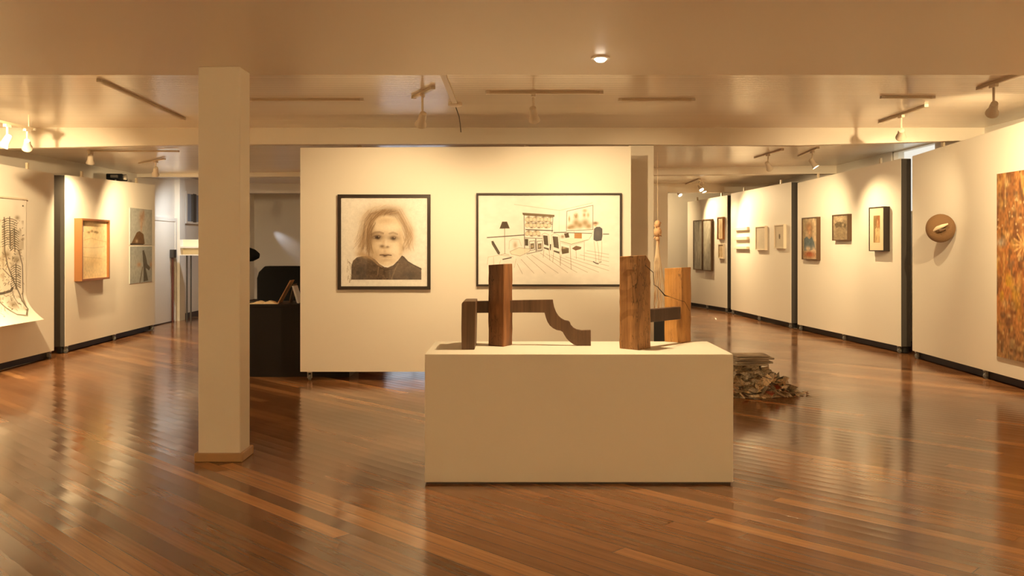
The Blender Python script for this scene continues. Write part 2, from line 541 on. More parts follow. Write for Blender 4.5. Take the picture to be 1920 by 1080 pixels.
# door, pilaster and barred window on the rear left wall
yd0, yd1 = 16.55, 17.90
dr = struct('door_1', MB().box(XL, XL + .04, yd0, yd1, .02, zat(414, 17.3)), M_panel, 'plain white door in the left wall behind the panel', 'door')
MB().box(XL, XL + .055, yd0 - .07, yd0, 0, zat(412, 17.3) + .05).box(XL, XL + .055, yd1, yd1 + .07, 0, zat(412, 17.3) + .05) \
    .box(XL, XL + .055, yd0, yd1, zat(414, 17.3), zat(412, 17.3) + .05).build('door_frame', M_wall, dr)
struct('trim_5', MB().box(XL, XL + .10, 18.0, 18.30, 0, 2.9), M_wall, 'white pilaster beside the door', 'pilaster')
wn = struct('window_2', MB().box(XL, XL + .05, 18.55, 19.60, zat(420, 19), zat(416, 19)).box(XL, XL + .05, 18.55, 19.6, zat(365, 19), zat(361, 19))
            .box(XL, XL + .05, 18.50, 18.57, zat(420, 19), zat(361, 19)).box(XL, XL + .05, 19.58, 19.65, zat(420, 19), zat(361, 19)), M_wall, 'small high window with a dark bar, half behind the near column', 'window')
M_pane = mat('dull_window_pane', rgb(150, 160, 176), 0.2)
MB().box(XL, XL + .015, 18.57, 19.58, zat(417, 19), zat(364, 19)).build('pane', M_pane, wn)
MB().box(XL, XL + .06, 18.88, 19.06, zat(417, 19), zat(364, 19)).build('window_bar', M_dark, wn)

# ------------------------------------------------------------------ columns
def column(px0, px1, d, depth, ztop, label, base=True):
    x0, x1 = xat(px0, d), xat(px1, d)
    wdt = x1 - x0
    r = thing('column', label, 'column', ((x0 + x1) / 2, d + depth / 2, 0))
    MB().box(-wdt / 2, wdt / 2, -depth / 2, depth / 2, 0, ztop).build('shaft', M_panel, r, bevel=.006)
    if base:
        g, hh = .022, .062
        b = MB()
        b.box(-wdt / 2 - g, wdt / 2 + g, -depth / 2 - g, -depth / 2, 0, hh)
        b.box(-wdt / 2 - g, wdt / 2 + g, depth / 2, depth / 2 + g, 0, hh)
        b.box(-wdt / 2 - g, -wdt / 2, -depth / 2, depth / 2, 0, hh)
        b.box(wdt / 2, wdt / 2 + g, -depth / 2, depth / 2, 0, hh)
        b.build('base_moulding', M_base, r, bevel=.008)
    return r
column(371.5, 450, 6.29, .235, 2.74, 'square white column with a wooden base moulding, standing in front on the left')
column(1179, 1226, 11.14, .235, 2.728, 'white column rising behind the right edge of the middle panel')

# ------------------------------------------------------------------ exhibition panels
class Panel:
    def __init__(self, a, b, label, thick=.14, gap_shade=True, wheels=3, ends=True, brackets=True):
        """a, b: (px, top row, bottom row) of the left and right edge as seen"""
        pa, pb = [], []
        zb = .10
        da, db = (EYE - zb) * F / (a[2] - HY), (EYE - zb) * F / (b[2] - HY)
        A, B = Vector((xat(a[0], da), da, 0)), Vector((xat(b[0], db), db, 0))
        za, zb_ = zat(a[1], da), zat(b[1], db)
        self.A = A
        u = (B - A); self.L = u.length; u.normalize()
        self.u = u
        self.rz = math.atan2(u.y, u.x)
        self.inn = Vector((-u.y, u.x, 0))           # into the panel
        r = thing('exhibition_panel', label, 'exhibition panel', A, self.rz, 'wheeled white exhibition panels')
        L = self.L
        self.root = r
        e = .012 if ends else 0
        MB().prism([(e, zb), (L - e, zb), (L - e, zb_), (e, za)], 0, thick).build('board', M_panel, r)
        if ends:
            MB().box(0, e, .004, thick, zb, za - .004).build('end_board', M_dark, r)
            MB().box(L - e, L, .004, thick, zb, zb_ - .004).build('end_board', M_dark, r)
        if gap_shade:
            MB().box(.03, L - .03, .05, thick - .02, .012, zb).build('gap_shade_board', M_black, r)  # black board standing in for the shade under the panel
        for k in range(wheels):
            x = .10 + (L - .20) * k / (wheels - 1)
            c = MB().box(x - .025, x + .025, .002, .046, zb - .012, zb).box(x - .024, x - .018, .008, .042, .028, zb - .01).box(x + .018, x + .024, .008, .042, .028, zb - .01).build('caster', M_metal, r)
            Mx = Matrix.Translation((x, .026, .033)) @ Matrix.Rotation(PI / 2, 4, 'Y')
            MB().lathe([(.026, -.014), (.033, -.010), (.033, .010), (.026, .014)], 16, Mx).build('wheel', M_rubber, c)
        if brackets:
            for t in (.2, .8):
                x = L * t
                zt = za + (zb_ - za) * t
                MB().box(x - .02, x + .02, thick * .4, thick * .6, zt - .002, zt + .09).box(x - .04, x + .04, thick * .35, thick * .65, zt - .002, zt + .012).build('top_bracket', M_track, r)
    def hit(self, px, py, off=0.0):
        """where the line of sight through a pixel meets the face (off = how far in front of it): (along, height)"""
        d = Vector(((px - CX) / F, 1, (HY - py) / F))
        O = self.A - self.inn * off
        n = self.inn
        t = O.dot(n) / d.dot(n)
        p = d * t
        return (p - O).dot(self.u), p.z + EYE
    def world(self, x, z, out=0.0):
        p = self.A + self.u * x - self.inn * out
        return Vector((p.x, p.y, z))
    def rect(self, x0, x1, y0, y1, off=0.0):
        """pixel box (rows taken at its left and right edges alike) to (u0, u1, z0, z1)"""
        u0, _ = self.hit(x0, 460, off); u1, _ = self.hit(x1, 460, off)
        ym = (x0 + x1) / 2
        _, zt = self.hit(ym, y0, off); _, z_b = self.hit(ym, y1, off)
        return u0, u1, z_b, zt

PC = Panel((563, 277, 697), (1183, 274, 697), 'large white wheeled panel in the middle holding two big framed drawings', thick=.12, gap_shade=False, wheels=2, ends=False, brackets=False)
R1 = Panel((1710, 293, 657), (2040, 190, 747), 'nearest white wheeled panel on the right, with the big brown painting')
R2 = Panel((1495, 343, 608), (1690, 297, 650), 'second white wheeled panel on the right, with three small framed pictures')
R3 = Panel((1370, 363, 580), (1484, 341, 606), 'third white wheeled panel on the right, with three thin ledges and two pale frames')
R4 = Panel((1289, 379, 566), (1364, 366, 578), 'farthest white wheeled panel on the right, with the tall grey diptych')
L1 = Panel((-150, 280, 718), (102, 326, 657), 'nearest white wheeled panel on the left, with the hanging ink scroll')
L2 = Panel((121, 328, 650), (291, 347, 608), 'second white wheeled panel on the left, with a framed drawing and two photographs')

# ------------------------------------------------------------------ pictures
def picture(name, panel, box, label, cat, sheet_box, draw, res, frame=None, fw=.02, depth=.03, glass=True, mat_w=0, recess=.016, group=None, bg=(238, 234, 226)):
    u0, u1, z0, z1 = panel.rect(*box, depth)
    uc = (u0 + u1) / 2
    r = thing(name, label, cat, panel.world(uc, z0), panel.rz, group)
    h, hw = z1 - z0, (u1 - u0) / 2
    if frame:
        f = MB()
        f.box(-hw, hw, -depth, 0, 0, fw).box(-hw, hw, -depth, 0, h - fw, h)
        f.box(-hw, -hw + fw, -depth, 0, fw, h - fw).box(hw - fw, hw, -depth, 0, fw, h - fw)
        f.build('frame', frame, r)
        ix0, ix1, iz0, iz1 = -hw + fw, hw - fw, fw, h - fw
        MB().box(ix0, ix1, -depth + recess + .002, -.001, iz0, iz1).build('backing', M_paper, r)
        ya = -depth + recess
        if mat_w:
            m = MB()
            m.box(ix0, ix1, ya - .008, ya + .001, iz0, iz0 + mat_w).box(ix0, ix1, ya - .008, ya + .001, iz1 - mat_w, iz1)
            m.box(ix0, ix0 + mat_w, ya - .008, ya + .001, iz0 + mat_w, iz1 - mat_w).box(ix1 - mat_w, ix1, ya - .008, ya + .001, iz0 + mat_w, iz1 - mat_w)
            m.build('mat_board', M_mat, r)
            ix0, ix1, iz0, iz1, ya = ix0 + mat_w, ix1 - mat_w, iz0 + mat_w, iz1 - mat_w, ya - .001
    else:
        ix0, ix1, iz0, iz1, ya = -hw, hw, 0, h, -depth
        if depth > .004:
            MB().box(-hw, hw, -depth + .0015, 0, 0, h).build('stretcher' if depth > .015 else 'backing', M_paper if depth < .015 else M_frame_dark, r)
    s = Sheet(sheet_box, res, bg)
    draw(s)
    s.build('artwork', ix0, ix1, iz0, iz1, ya, r)
    if glass and frame:
        MB().add([(-hw + fw, -depth + .003, fw), (hw - fw, -depth + .003, fw), (hw - fw, -depth + .003, h - fw), (-hw + fw, -depth + .003, h - fw)], [(0, 1, 2, 3)]).build('glass', M_glass, r)
    return r

INK = (70, 62, 54)
def portrait(s):
    s.grain(.02, 30)
    n, n2, n3 = s.noise(26, 5), s.noise(60, 9), s.noise(110, 4)
    H1, H2, H3 = (104, 80, 56), (146, 116, 84), (196, 168, 132)
    r = random.Random(4)
    # loose hair around the head
    s.blob(510, 430, 235, 245, (214, 192, 158), .60, .1)
    s.blob(340, 450, 62, 190, H2, .62, .20)
    s.blob(300, 560, 48, 120, (168, 138, 104), .55, .12)
    s.blob(500, 262, 165, 62, H2, .80, -.18)
    s.blob(600, 250, 70, 40, H1, .45, .35)
    s.blob(700, 340, 44, 120, (162, 132, 100), .5, -.38)
    s.blob(765, 460, 44, 110, (166, 136, 100), .60, -.12)
    s.blob(730, 570, 50, 70, (190, 162, 126), .5, .1)
    for k in range(90):
        x, y = r.uniform(300, 420), r.uniform(255, 400)
        s.line([(x + 60, y - 35), (x, y + 50), (x - r.uniform(0, 40), y + 170), (x - r.uniform(10, 90), y + 265)], r.choice([H1, H2, H3]), 4, .32)
    for k in range(60):
        x, y = r.uniform(610, 700), r.uniform(225, 330)
        s.line([(x - 20, y - 10), (x + 40, y + 90), (x + r.uniform(50, 105), y + 190), (x + r.uniform(20, 105), y + 290)], r.choice([H2, H2, H3]), 4, .26)
    for k in range(70):
        x = r.uniform(410, 660)
        s.line([(x, 222 + abs(x - 540) * .22 + r.uniform(-10, 8)), (x - 55 + r.uniform(-30, 10), 265 + r.uniform(-15, 20)), (x - 125, 335 + r.uniform(-20, 40))], r.choice([H1, H2, H3]), 4, .30)
    for k in range(30):
        a = r.uniform(-2.9, -.3)
        x, y = 515 + 248 * math.cos(a), 420 + 240 * math.sin(a)
        s.line([(x, y), (x + 50 * math.sin(a), y - 50 * math.cos(a) * .4 + 24)], H3, 3, .35)
    # face: forehead, cheeks, chin
    skin = (230, 214, 188)
    m = np.clip((1 - np.sqrt(((s.X - 533) / 160) ** 2 + ((s.Y - 450) / 172) ** 2)) / .16 + .4, 0, 1)
    jaw = np.clip((1 - np.sqrt(((s.X - 535) / 168) ** 2 + ((s.Y - 548) / 215) ** 2)) / .13 + .4, 0, 1)
    fm = np.maximum(m, jaw)
    s.put(fm * .97, skin)
    s.put(fm * np.clip((n2 - .5) * 2, 0, 1) * .16, (190, 164, 130))
    s.blob(395, 520, 40, 170, (166, 138, 104), .70, .04)
    s.blob(425, 640, 60, 80, (184, 158, 124), .60, -.35)
    s.blob(674, 560, 24, 150, (196, 170, 136), .65, -.06)
    s.blob(530, 330, 130, 34, (196, 170, 134), .50)
    s.blob(560, 395, 90, 40, (240, 228, 206), .65)
    s.blob(620, 605, 45, 55, (242, 230, 208), .65)
    s.blob(440, 575, 45, 40, (224, 206, 176), .60)
    s.blob(532, 712, 70, 24, (190, 164, 130), .55)
    s.blob(545, 728, 34, 16, (238, 226, 204), .75)
    # eye sockets, brows, eyes
    s.blob(450, 468, 76, 44, (160, 132, 102), .55)
    s.blob(604, 474, 62, 42, (166, 138, 108), .52)
    s.line([(388, 462), (425, 442), (468, 438), (502, 450)], (104, 80, 58), 20, .34)
    s.line([(566, 452), (600, 442), (640, 458)], (108, 84, 60), 18, .30)
    s.blob(446, 489, 58, 22, (92, 70, 52), .85, .04)
    s.blob(606, 497, 48, 20, (98, 74, 54), .82, .06)
    s.blob(452, 490, 26, 19, (56, 42, 32), .95)
    s.blob(604, 498, 24, 18, (60, 46, 34), .95)
    s.blob(418, 490, 10, 8, (206, 188, 160), .6); s.blob(484, 492, 9, 7, (206, 188, 160), .55); s.blob(634, 498, 8, 7, (206, 188, 160), .5); s.blob(461, 482, 6, 5, (226, 212, 190), .8); s.blob(612, 490, 5, 5, (226, 212, 190), .8)
    s.blob(425, 508, 22, 7, (196, 176, 146), .5); s.blob(478, 502, 14, 6, (196, 176, 146), .45)
    s.blob(632, 508, 16, 6, (200, 180, 150), .5)
    s.blob(450, 524, 54, 12, (186, 160, 126), .55); s.blob(604, 528, 44, 11, (192, 166, 132), .5)
    # nose and mouth
    s.blob(508, 520, 20, 60, (202, 178, 144), .55)
    s.blob(532, 545, 14, 40, (242, 232, 212), .6)
    s.blob(494, 574, 24, 15, (104, 80, 58), .75); s.blob(546, 580, 16, 10, (108, 84, 62), .70)
    s.blob(520, 588, 40, 12, (176, 148, 114), .55)
    s.blob(520, 622, 16, 22, (196, 170, 138), .5)
    s.blob(528, 656, 62, 17, (160, 126, 96), .65)
    s.line([(474, 657), (500, 655), (522, 661), (552, 656), (582, 660)], (80, 58, 44), 10, .75)
    s.blob(520, 667, 20, 11, (62, 46, 36), .75)
    s.blob(545, 676, 40, 8, (196, 166, 134), .5)
    s.blob(698, 590, 12, 30, (140, 110, 78), .6)
    # hair strands falling over the edge of the face
    for k in range(40):
        x, y = r.uniform(345, 395), r.uniform(320, 430)
        s.line([(x + 40, y - 45), (x, y + 40), (x - r.uniform(-6, 14), y + 150), (x + r.uniform(-20, 25), y + 250)], r.choice([H1, H2, H2]), 4, .32)
    # coat with a raised collar
    coat = [(195, 893), (198, 770), (212, 712), (250, 680), (300, 668), (372, 668), (425, 700), (470, 745), (515, 772), (550, 776), (605, 752), (650, 706), (684, 662), (706, 672), (745, 715), (800, 748), (872, 782), (872, 893)]
    t = Sheet((s.x0, s.y0, s.x1, s.y1), s.w, (0, 0, 0)); t.poly(coat, (255, 255, 255)); mk = t.a[..., 0]
    s.put(mk * .97, (98, 80, 64))
    s.put(mk * np.clip((n - .42) * 2.2, 0, 1) * .6, (62, 50, 44))
    s.put(mk * np.clip((n2 - .52) * 2.4, 0, 1) * .45, (146, 122, 96))
    s.put(mk * np.clip((n3 - .6) * 2.4, 0, 1) * .35, (50, 42, 36))
    s.blob(350, 672, 92, 26, (168, 138, 104), .80, .28)
    s.blob(300, 650, 46, 24, (184, 154, 118), .6, -.2)
    s.line([(330, 655), (390, 690), (440, 735), (490, 772)], (186, 156, 120), 18, .5)
    s.line([(425, 705), (462, 765), (448, 850)], (166, 142, 114), 9, .5)
    s.line([(455, 760), (520, 800), (600, 790)], (56, 46, 38), 10, .5)
    s.line([(650, 735), (615, 800), (585, 885)], (160, 136, 106), 9, .5)
    s.line([(690, 668), (742, 724), (872, 792)], (54, 44, 36), 9, .6)
    s.blob(770, 845, 80, 36, (58, 48, 42), .55); s.blob(290, 800, 74, 70, (54, 46, 42), .55); s.blob(690, 770, 50, 50, (120, 98, 76), .5)
    for k in range(18):
        x, y = r.uniform(155, 215), r.uniform(680, 885)
        s.line([(x, y), (x + r.uniform(-15, 25), y + r.uniform(15, 45))], (120, 100, 76), 4, .55)
    s.grain(.02, 90, 8)

def interior(s):
    s.grain(.015, 20)
    I, G = (66, 58, 50), (150, 134, 112)
    def L(p, w=3.2, c=I, al=.9): s.line(p, c, w, al)
    L([(470, 180), (940, 243), (1280, 165)], 2.6, G); L([(935, 243), (935, 460)], 2, G, .6)
    L([(190, 522), (575, 495)], 9); L([(880, 470), (1010, 468)], 9); L([(1020, 472), (1270, 478)], 7); L([(1392, 486), (1448, 486)], 9)
    # floor boards
    for x0, y0, x1, y1 in ((500, 790, 555, 895), (540, 745, 675, 890), (600, 715, 795, 888), (650, 700, 925, 888), (740, 680, 1025, 885), (800, 690, 1120, 882), (850, 700, 1230, 880), (940, 720, 1345, 878), (1000, 720, 1450, 862), (1090, 720, 1450, 815), (1150, 700, 1450, 770), (1200, 680, 1450, 730), (1220, 655, 1450, 695)):
        L([(x0, y0), (x1, y1)], 3, (130, 114, 92), .85)
    # lamp
    s.poly([(345, 358), (395, 358), (424, 428), (318, 430)], (84, 74, 62)); L([(370, 430), (372, 690)], 5, (120, 104, 84))
    L([(330, 700), (372, 688), (415, 700)], 4, G)
    # sideboard (dresser)
    s.poly([(555, 268), (885, 290), (888, 310), (560, 290)], (128, 110, 84))
    L([(555, 268), (885, 290), (870, 312), (580, 292), (555, 268)], 3.5)
    L([(572, 290), (578, 690)], 6); L([(870, 312), (862, 470)], 5)
    L([(590, 372), (865, 385)], 5); L([(590, 440), (868, 450)], 9); L([(580, 525), (760, 532)], 5)
    r = random.Random(8)
    for row, y0 in ((0, 335), (1, 395), (2, 480)):
        for k in range(7):
            x = 605 + k * 38
            if row == 2 and x > 740: break
            s.disc(x + r.uniform(-5, 5), y0 + r.uniform(-6, 6), 21, 24, (222, 208, 182), .9, .2)
            L([(x + 20 * math.cos(a / 3), y0 + 22 * math.sin(a / 3)) for a in range(-12, 8)], 2.6, (110, 94, 72), .8)
            if k % 2 == 0: s.blob(x + 14, y0 - 25, 16, 14, (104, 86, 62), .7)
            else: s.blob(x + 8, y0 + 24, 18, 8, (104, 86, 62), .8)
    s.poly([(580, 535), (614, 537), (614, 606), (582, 604)], (84, 74, 60))
    for x0 in (628, 706):
        L([(x0, 560), (x0 + 56, 555), (x0 + 56, 648), (x0, 656), (x0, 560)], 4)
        s.poly([(x0 + 10, 585), (x0 + 46, 580), (x0 + 46, 636), (x0 + 10, 642)], (104, 92, 74)); s.blob(x0 + 28, 612, 12, 18, (214, 196, 160), .9)
    L([(692, 535), (696, 660)], 8); L([(600, 690), (760, 655)], 5)
    # armchair and low table at left
    s.poly([(232, 560), (252, 555), (322, 675), (318, 698), (300, 692), (238, 590)], (78, 70, 60))
    s.poly([(345, 742), (440, 722), (446, 732), (350, 752)], (80, 72, 62))
    L([(232, 560), (320, 700), (460, 720)], 3, G); L([(200, 720), (190, 800)], 3, G, .7); L([(255, 720), (258, 800)], 3, G, .7)
    L([(200, 722), (330, 700)], 3, G, .6); L([(490, 740), (470, 830)], 3, G, .7); L([(330, 755), (310, 810)], 3, G, .7)
    s.poly([(425, 665), (520, 625), (640, 640), (625, 668), (530, 712), (440, 692)], (236, 226, 208), .9)
    L([(425, 665), (520, 625), (640, 640), (625, 668), (530, 712), (440, 692), (425, 665)], 3, (120, 104, 82))
    L([(415, 640), (420, 560), (450, 535), (520, 540), (545, 610)], 2.8, G, .8); s.blob(480, 600, 22, 34, (170, 150, 120), .7)
    # dining chairs
    def chair(x, y, k):
        L([(x - 8 * k, y - 10 * k), (x + 20 * k, y - 25 * k), (x + 62 * k, y - 8 * k), (x + 78 * k, y + 115 * k), (x + 70 * k, y + 165 * k), (x + 5 * k, y + 135 * k), (x - 8 * k, y - 10 * k)], 3, (150, 134, 110))
        s.poly([(x + 2 * k, y), (x + 52 * k, y + 5 * k), (x + 62 * k, y + 115 * k), (x + 14 * k, y + 100 * k)], (92, 82, 68))
        s.poly([(x + 12 * k, y + 128 * k), (x + 66 * k, y + 142 * k), (x + 66 * k, y + 160 * k), (x + 12 * k, y + 142 * k)], (84, 74, 60))
        L([(x + 12 * k, y + 150 * k), (x + 4 * k, y + 240 * k)], 4, G); L([(x + 70 * k, y + 165 * k), (x + 76 * k, y + 270 * k)], 4, G)
    chair(766, 498, .95); chair(864, 508, 1.12)
    s.poly([(838, 590), (852, 590), (850, 655), (840, 650)], (84, 74, 60))
    s.poly([(960, 612), (1035, 630), (1035, 680), (965, 692), (958, 650)], (100, 88, 70)); s.blob(985, 628, 22, 10, (214, 196, 160), .8)
    s.poly([(985, 480), (1030, 472), (1042, 520), (1000, 526)], (92, 78, 60)); s.blob(970, 512, 20, 18, (130, 110, 84), .8)
    s.poly([(1092, 476), (1170, 476), (1170, 532), (1092, 530)], (176, 128, 78)); s.grain(.01)
    # table
    s.poly([(950, 560), (1050, 525), (1235, 545), (1060, 592)], (238, 228, 210), .95)
    L([(950, 560), (1060, 592), (1235, 545)], 5, (110, 92, 66)); L([(950, 575), (1060, 606), (1200, 565)], 3, G)
    L([(1048, 605), (1060, 850)], 5, G); L([(1195, 570), (1195, 760)], 4, G, .8); L([(955, 700), (945, 800)], 4, G); L([(1110, 650), (1112, 740)], 4, G)
    s.poly([(1066, 634), (1110, 605), (1166, 620), (1160, 640), (1105, 655)], (112, 84, 62))
    # big picture on the wall
    L([(1015, 250), (1285, 190), (1285, 440), (1010, 452), (1015, 250)], 5)
    for x, y, rx, ry in ((1070, 410, 40, 26), (1110, 370, 36, 40), (1110, 300, 24, 30), (1150, 395, 34, 34), (1205, 370, 40, 40), (1240, 405, 34, 28), (1040, 330, 10, 30), (1040, 420, 24, 16)):
        s.blob(x, y, rx, ry, (148, 124, 84), .85)
    L([(1090, 285), (1110, 320), (1120, 275)], 4, (150, 128, 92)); s.blob(1200, 245, 24, 18, (176, 152, 112), .8); s.blob(1195, 290, 16, 22, (150, 124, 84), .8); s.blob(1235, 290, 14, 24, (180, 156, 116), .8)
    L([(1090, 455), (1090, 470)], 3, G)
    # standing figure
    s.blob(1308, 378, 26, 18, (128, 92, 64), .8); s.disc(1310, 392, 14, 16, (214, 184, 148), .8, .3); s.blob(1312, 372, 24, 12, (112, 80, 56), .85)
    s.poly([(1296, 432), (1320, 412), (1355, 410), (1382, 430), (1384, 500), (1375, 552), (1320, 560), (1290, 545), (1292, 480)], (84, 84, 88))
    s.blob(1335, 480, 26, 44, (112, 106, 104), .7)
    L([(1296, 560), (1310, 680), (1316, 770)], 3.5, (150, 132, 106)); L([(1330, 565), (1345, 680), (1348, 775)], 3.5, (150, 132, 106)); L([(1376, 560), (1376, 680), (1362, 775)], 3.5, (150, 132, 106))
    L([(1292, 440), (1270, 500), (1240, 545)], 3, G)
    L([(1290, 770), (1320, 788), (1340, 792)], 10, (60, 52, 46)); L([(1350, 778), (1372, 772)], 7, (100, 86, 68))

picture('framed_portrait', PC, (633, 807, 364.5, 543), 'square black-framed charcoal portrait of a child in a dark coat', 'framed drawing', (98, 110, 930, 955), portrait, 300, M_frame_black, .036, .035)
picture('framed_interior_drawing', PC, (893, 1166, 362, 537), 'wide thin-framed ink drawing of a furnished dining room with a standing figure', 'framed drawing', (98, 85, 1562, 1003), interior, 520, M_frame_black, .022, .032)

# ---- second panel on the right
def blue_sitter(s):
    s.put(np.ones_like(s.X), (196, 174, 140)); s.grain(.12, 8, 4)
    s.put(np.clip(1 - s.X * 2.2, 0, 1) * .5, (120, 112, 84))
    s.blob(.45, .22, .24, .12, (120, 84, 52)); s.blob(.47, .24, .15, .09, (206, 156, 112)); s.blob(.6, .38, .1, .16, (112, 84, 56), .6)
    s.blob(.48, .36, .12, .09, (202, 156, 116)); s.blob(.47, .5, .30, .10, (196, 150, 110), .5)
    s.poly([(.1, .5), (.3, .45), (.45, .52), (.65, .45), (.82, .62), (.9, .78), (.1, .8)], (88, 104, 110)); s.blob(.35, .58, .25, .1, (106, 122, 124), .6)
    s.blob(.38, .75, .2, .07, (226, 196, 160)); s.blob(.78, .78, .16, .08, (226, 196, 160))
    s.blob(.5, .9, .45, .08, (176, 98, 56)); s.blob(.45, .86, .18, .03, (150, 70, 44), .7)
    s.grain(.1, 24, 6)
def grey_sketch(s):
    s.put(np.ones_like(s.X), (150, 132, 106)); s.grain(.16, 9, 2)
    s.blob(.5, .12, .6, .14, (196, 172, 136), .8)
    s.poly([(.08, .36), (.3, .26), (.72, .3), (.86, .42), (.8, .52), (.4, .46), (.2, .52)], (92, 78, 56), .85)
    s.blob(.8, .42, .09, .12, (84, 72, 52), .9); s.blob(.66, .4, .08, .08, (190, 170, 138), .8)
    s.poly([(.2, .5), (.75, .5), (.85, .96), (.12, .96)], (142, 122, 92), .7)
    for k in range(16):
        s.line([(.15 + k * .045, .5), (.12 + k * .05, .95)], (104, 90, 66), .012, .4)
    s.grain(.12, 22, 8)
def standing_person(s):
    s.put(np.ones_like(s.X), (170, 136, 92)); s.grain(.1, 6, 5)
    s.blob(.15, .25, .25, .3, (118, 100, 62), .9); s.blob(.8, .22, .28, .28, (166, 98, 52), .9)
    s.blob(.55, .2, .3, .16, (118, 76, 44), .95); s.blob(.56, .24, .14, .1, (204, 160, 112)); s.blob(.58, .38, .13, .06, (196, 150, 104))
    s.poly([(.2, .5), (.45, .44), (.6, .5), (.75, .44), (.95, .54), (.9, .98), (.25, .98)], (206, 176, 126)); s.line([(.6, .46), (.58, .52), (.62, .58)], (120, 92, 60), .04, .8)
    s.blob(.4, .85, .1, .12, (150, 122, 80), .7); s.blob(.78, .86, .08, .12, (150, 122, 80), .7); s.blob(.08, .7, .08, .3, (104, 84, 52), .8)
    s.grain(.08, 20, 7)
U = (0, 0, 1, 1)
def unit(draw):
    def d(s):
        s.Y = s.Y / s.y1
        s.y1 = 1.0
        draw(s)
    return d
picture('framed_painting', R2, (1503, 1531, 407.5, 487), 'small upright painting of a person in blue leaning on a table', 'framed painting', (0, 0, 1, 1.5), unit(blue_sitter), 80, M_frame_dark, .014, .07, group='framed pictures on the second right panel')
picture('framed_sketch', R2, (1560, 1589, 402, 451), 'small square dark grey sketch, middle one of three pictures on its panel', 'framed sketch', U, grey_sketch, 80, M_frame_dark, .014, .07, group='framed pictures on the second right panel')
picture('framed_print', R2, (1629, 1657, 388, 471), 'upright framed picture of a figure in pale clothes within a wide cream border', 'framed picture', (0, 0, 1, 1.9), unit(standing_person), 80, M_frame_black, .014, .09, mat_w=.11, group='framed pictures on the second right panel')

# ---- third panel on the right: ledges and pale frames
for (y0, y1), lab in (((426, 432), 'topmost of three thin pale ledges'), ((444, 450), 'middle of three thin pale ledges'), ((462, 467), 'lowest of three thin pale ledges')):
    u0, u1, z0, z1 = R3.rect(1378, 1402, y0, y1, .03)
    o = MB().box(-(u1 - u0) / 2, (u1 - u0) / 2, -.05, 0, 0, z1 - z0).build('wall_ledge', M_frame_pale, bevel=.004)
    o.location = R3.world((u0 + u1) / 2, z0); o.rotation_euler.z = R3.rz
    tag(o, lab + ' on the third right panel', 'ledge', 'thin ledges on the third right panel')
def text_page(s):
    s.put(np.ones_like(s.X), (216, 204, 182))
    for k in range(11):
        s.line([(.18, .14 + k * .07), (.6 + .2 * ((k * 37) % 5) / 5, .14 + k * .07)], (140, 124, 100), .012, .45)
def small_motif(s):
    s.put(np.ones_like(s.X), (232, 220, 196))
    s.poly([(.42, .4), (.56, .38), (.6, .5), (.57, .62), (.44, .6)], (122, 104, 82), .9); s.blob(.5, .5, .06, .05, (84, 72, 58), .8)
picture('framed_page', R3, (1416, 1434, 424, 469), 'pale frame with a page of faint lines, left of the two pale frames', 'framed page', U, text_page, 60, M_frame_pale, .02, .05, group='pale frames on the third right panel')
picture('framed_print', R3, (1451, 1469, 421, 466), 'pale frame with a tiny dark motif in the middle, right of the two pale frames', 'framed picture', U, small_motif, 60, M_frame_pale, .02, .05, group='pale frames on the third right panel')

# ---- farthest panel on the right
def grey_leaf(seed):
    def d(s):
        s.put(np.ones_like(s.X), (140, 134, 120)); s.grain(.1, 8, seed)
        r = random.Random(seed)
        for k in range(9):
            s.blob(r.uniform(.2, .9), r.uniform(.1, .8), .05, r.uniform(.05, .16), (198, 190, 170), .5)
        s.blob(.6 if seed == 1 else .3, .55, .2, .16, (206, 196, 172), .6); s.grain(.1, 20, seed + 4)
    return d
def beige_wash(seed):
    def d(s):
        s.put(np.ones_like(s.X), (214, 190, 150)); s.grain(.08, 7, seed)
        s.line([(.5, .15), (.45, .5), (.55, .9)], (170, 134, 90), .1, .5); s.blob(.5, .4, .2, .15, (180, 146, 100), .5)
    return d
picture('framed_panel_picture', R4, (1299.5, 1316, 413, 506), 'left half of the tall grey diptych on the farthest right panel', 'framed picture', U, grey_leaf(1), 60, M_frame_dark, .022, .06, group='grey diptych')
picture('framed_panel_picture', R4, (1317, 1333, 411, 508), 'right half of the tall grey diptych on the farthest right panel', 'framed picture', U, grey_leaf(2), 60, M_frame_dark, .022, .06, group='grey diptych')
picture('framed_print', R4, (1344.5, 1355, 407, 449), 'small narrow brown-framed picture, upper of the two beside the diptych', 'framed picture', U, beige_wash(5), 40, M_frame_brown, .02, .05, group='small pictures beside the diptych')
picture('framed_print', R4, (1346, 1356, 457, 485), 'small pale-framed picture, lower of the two beside the diptych', 'framed picture', U, beige_wash(6), 40, M_frame_pale, .02, .04, group='small pictures beside the diptych')

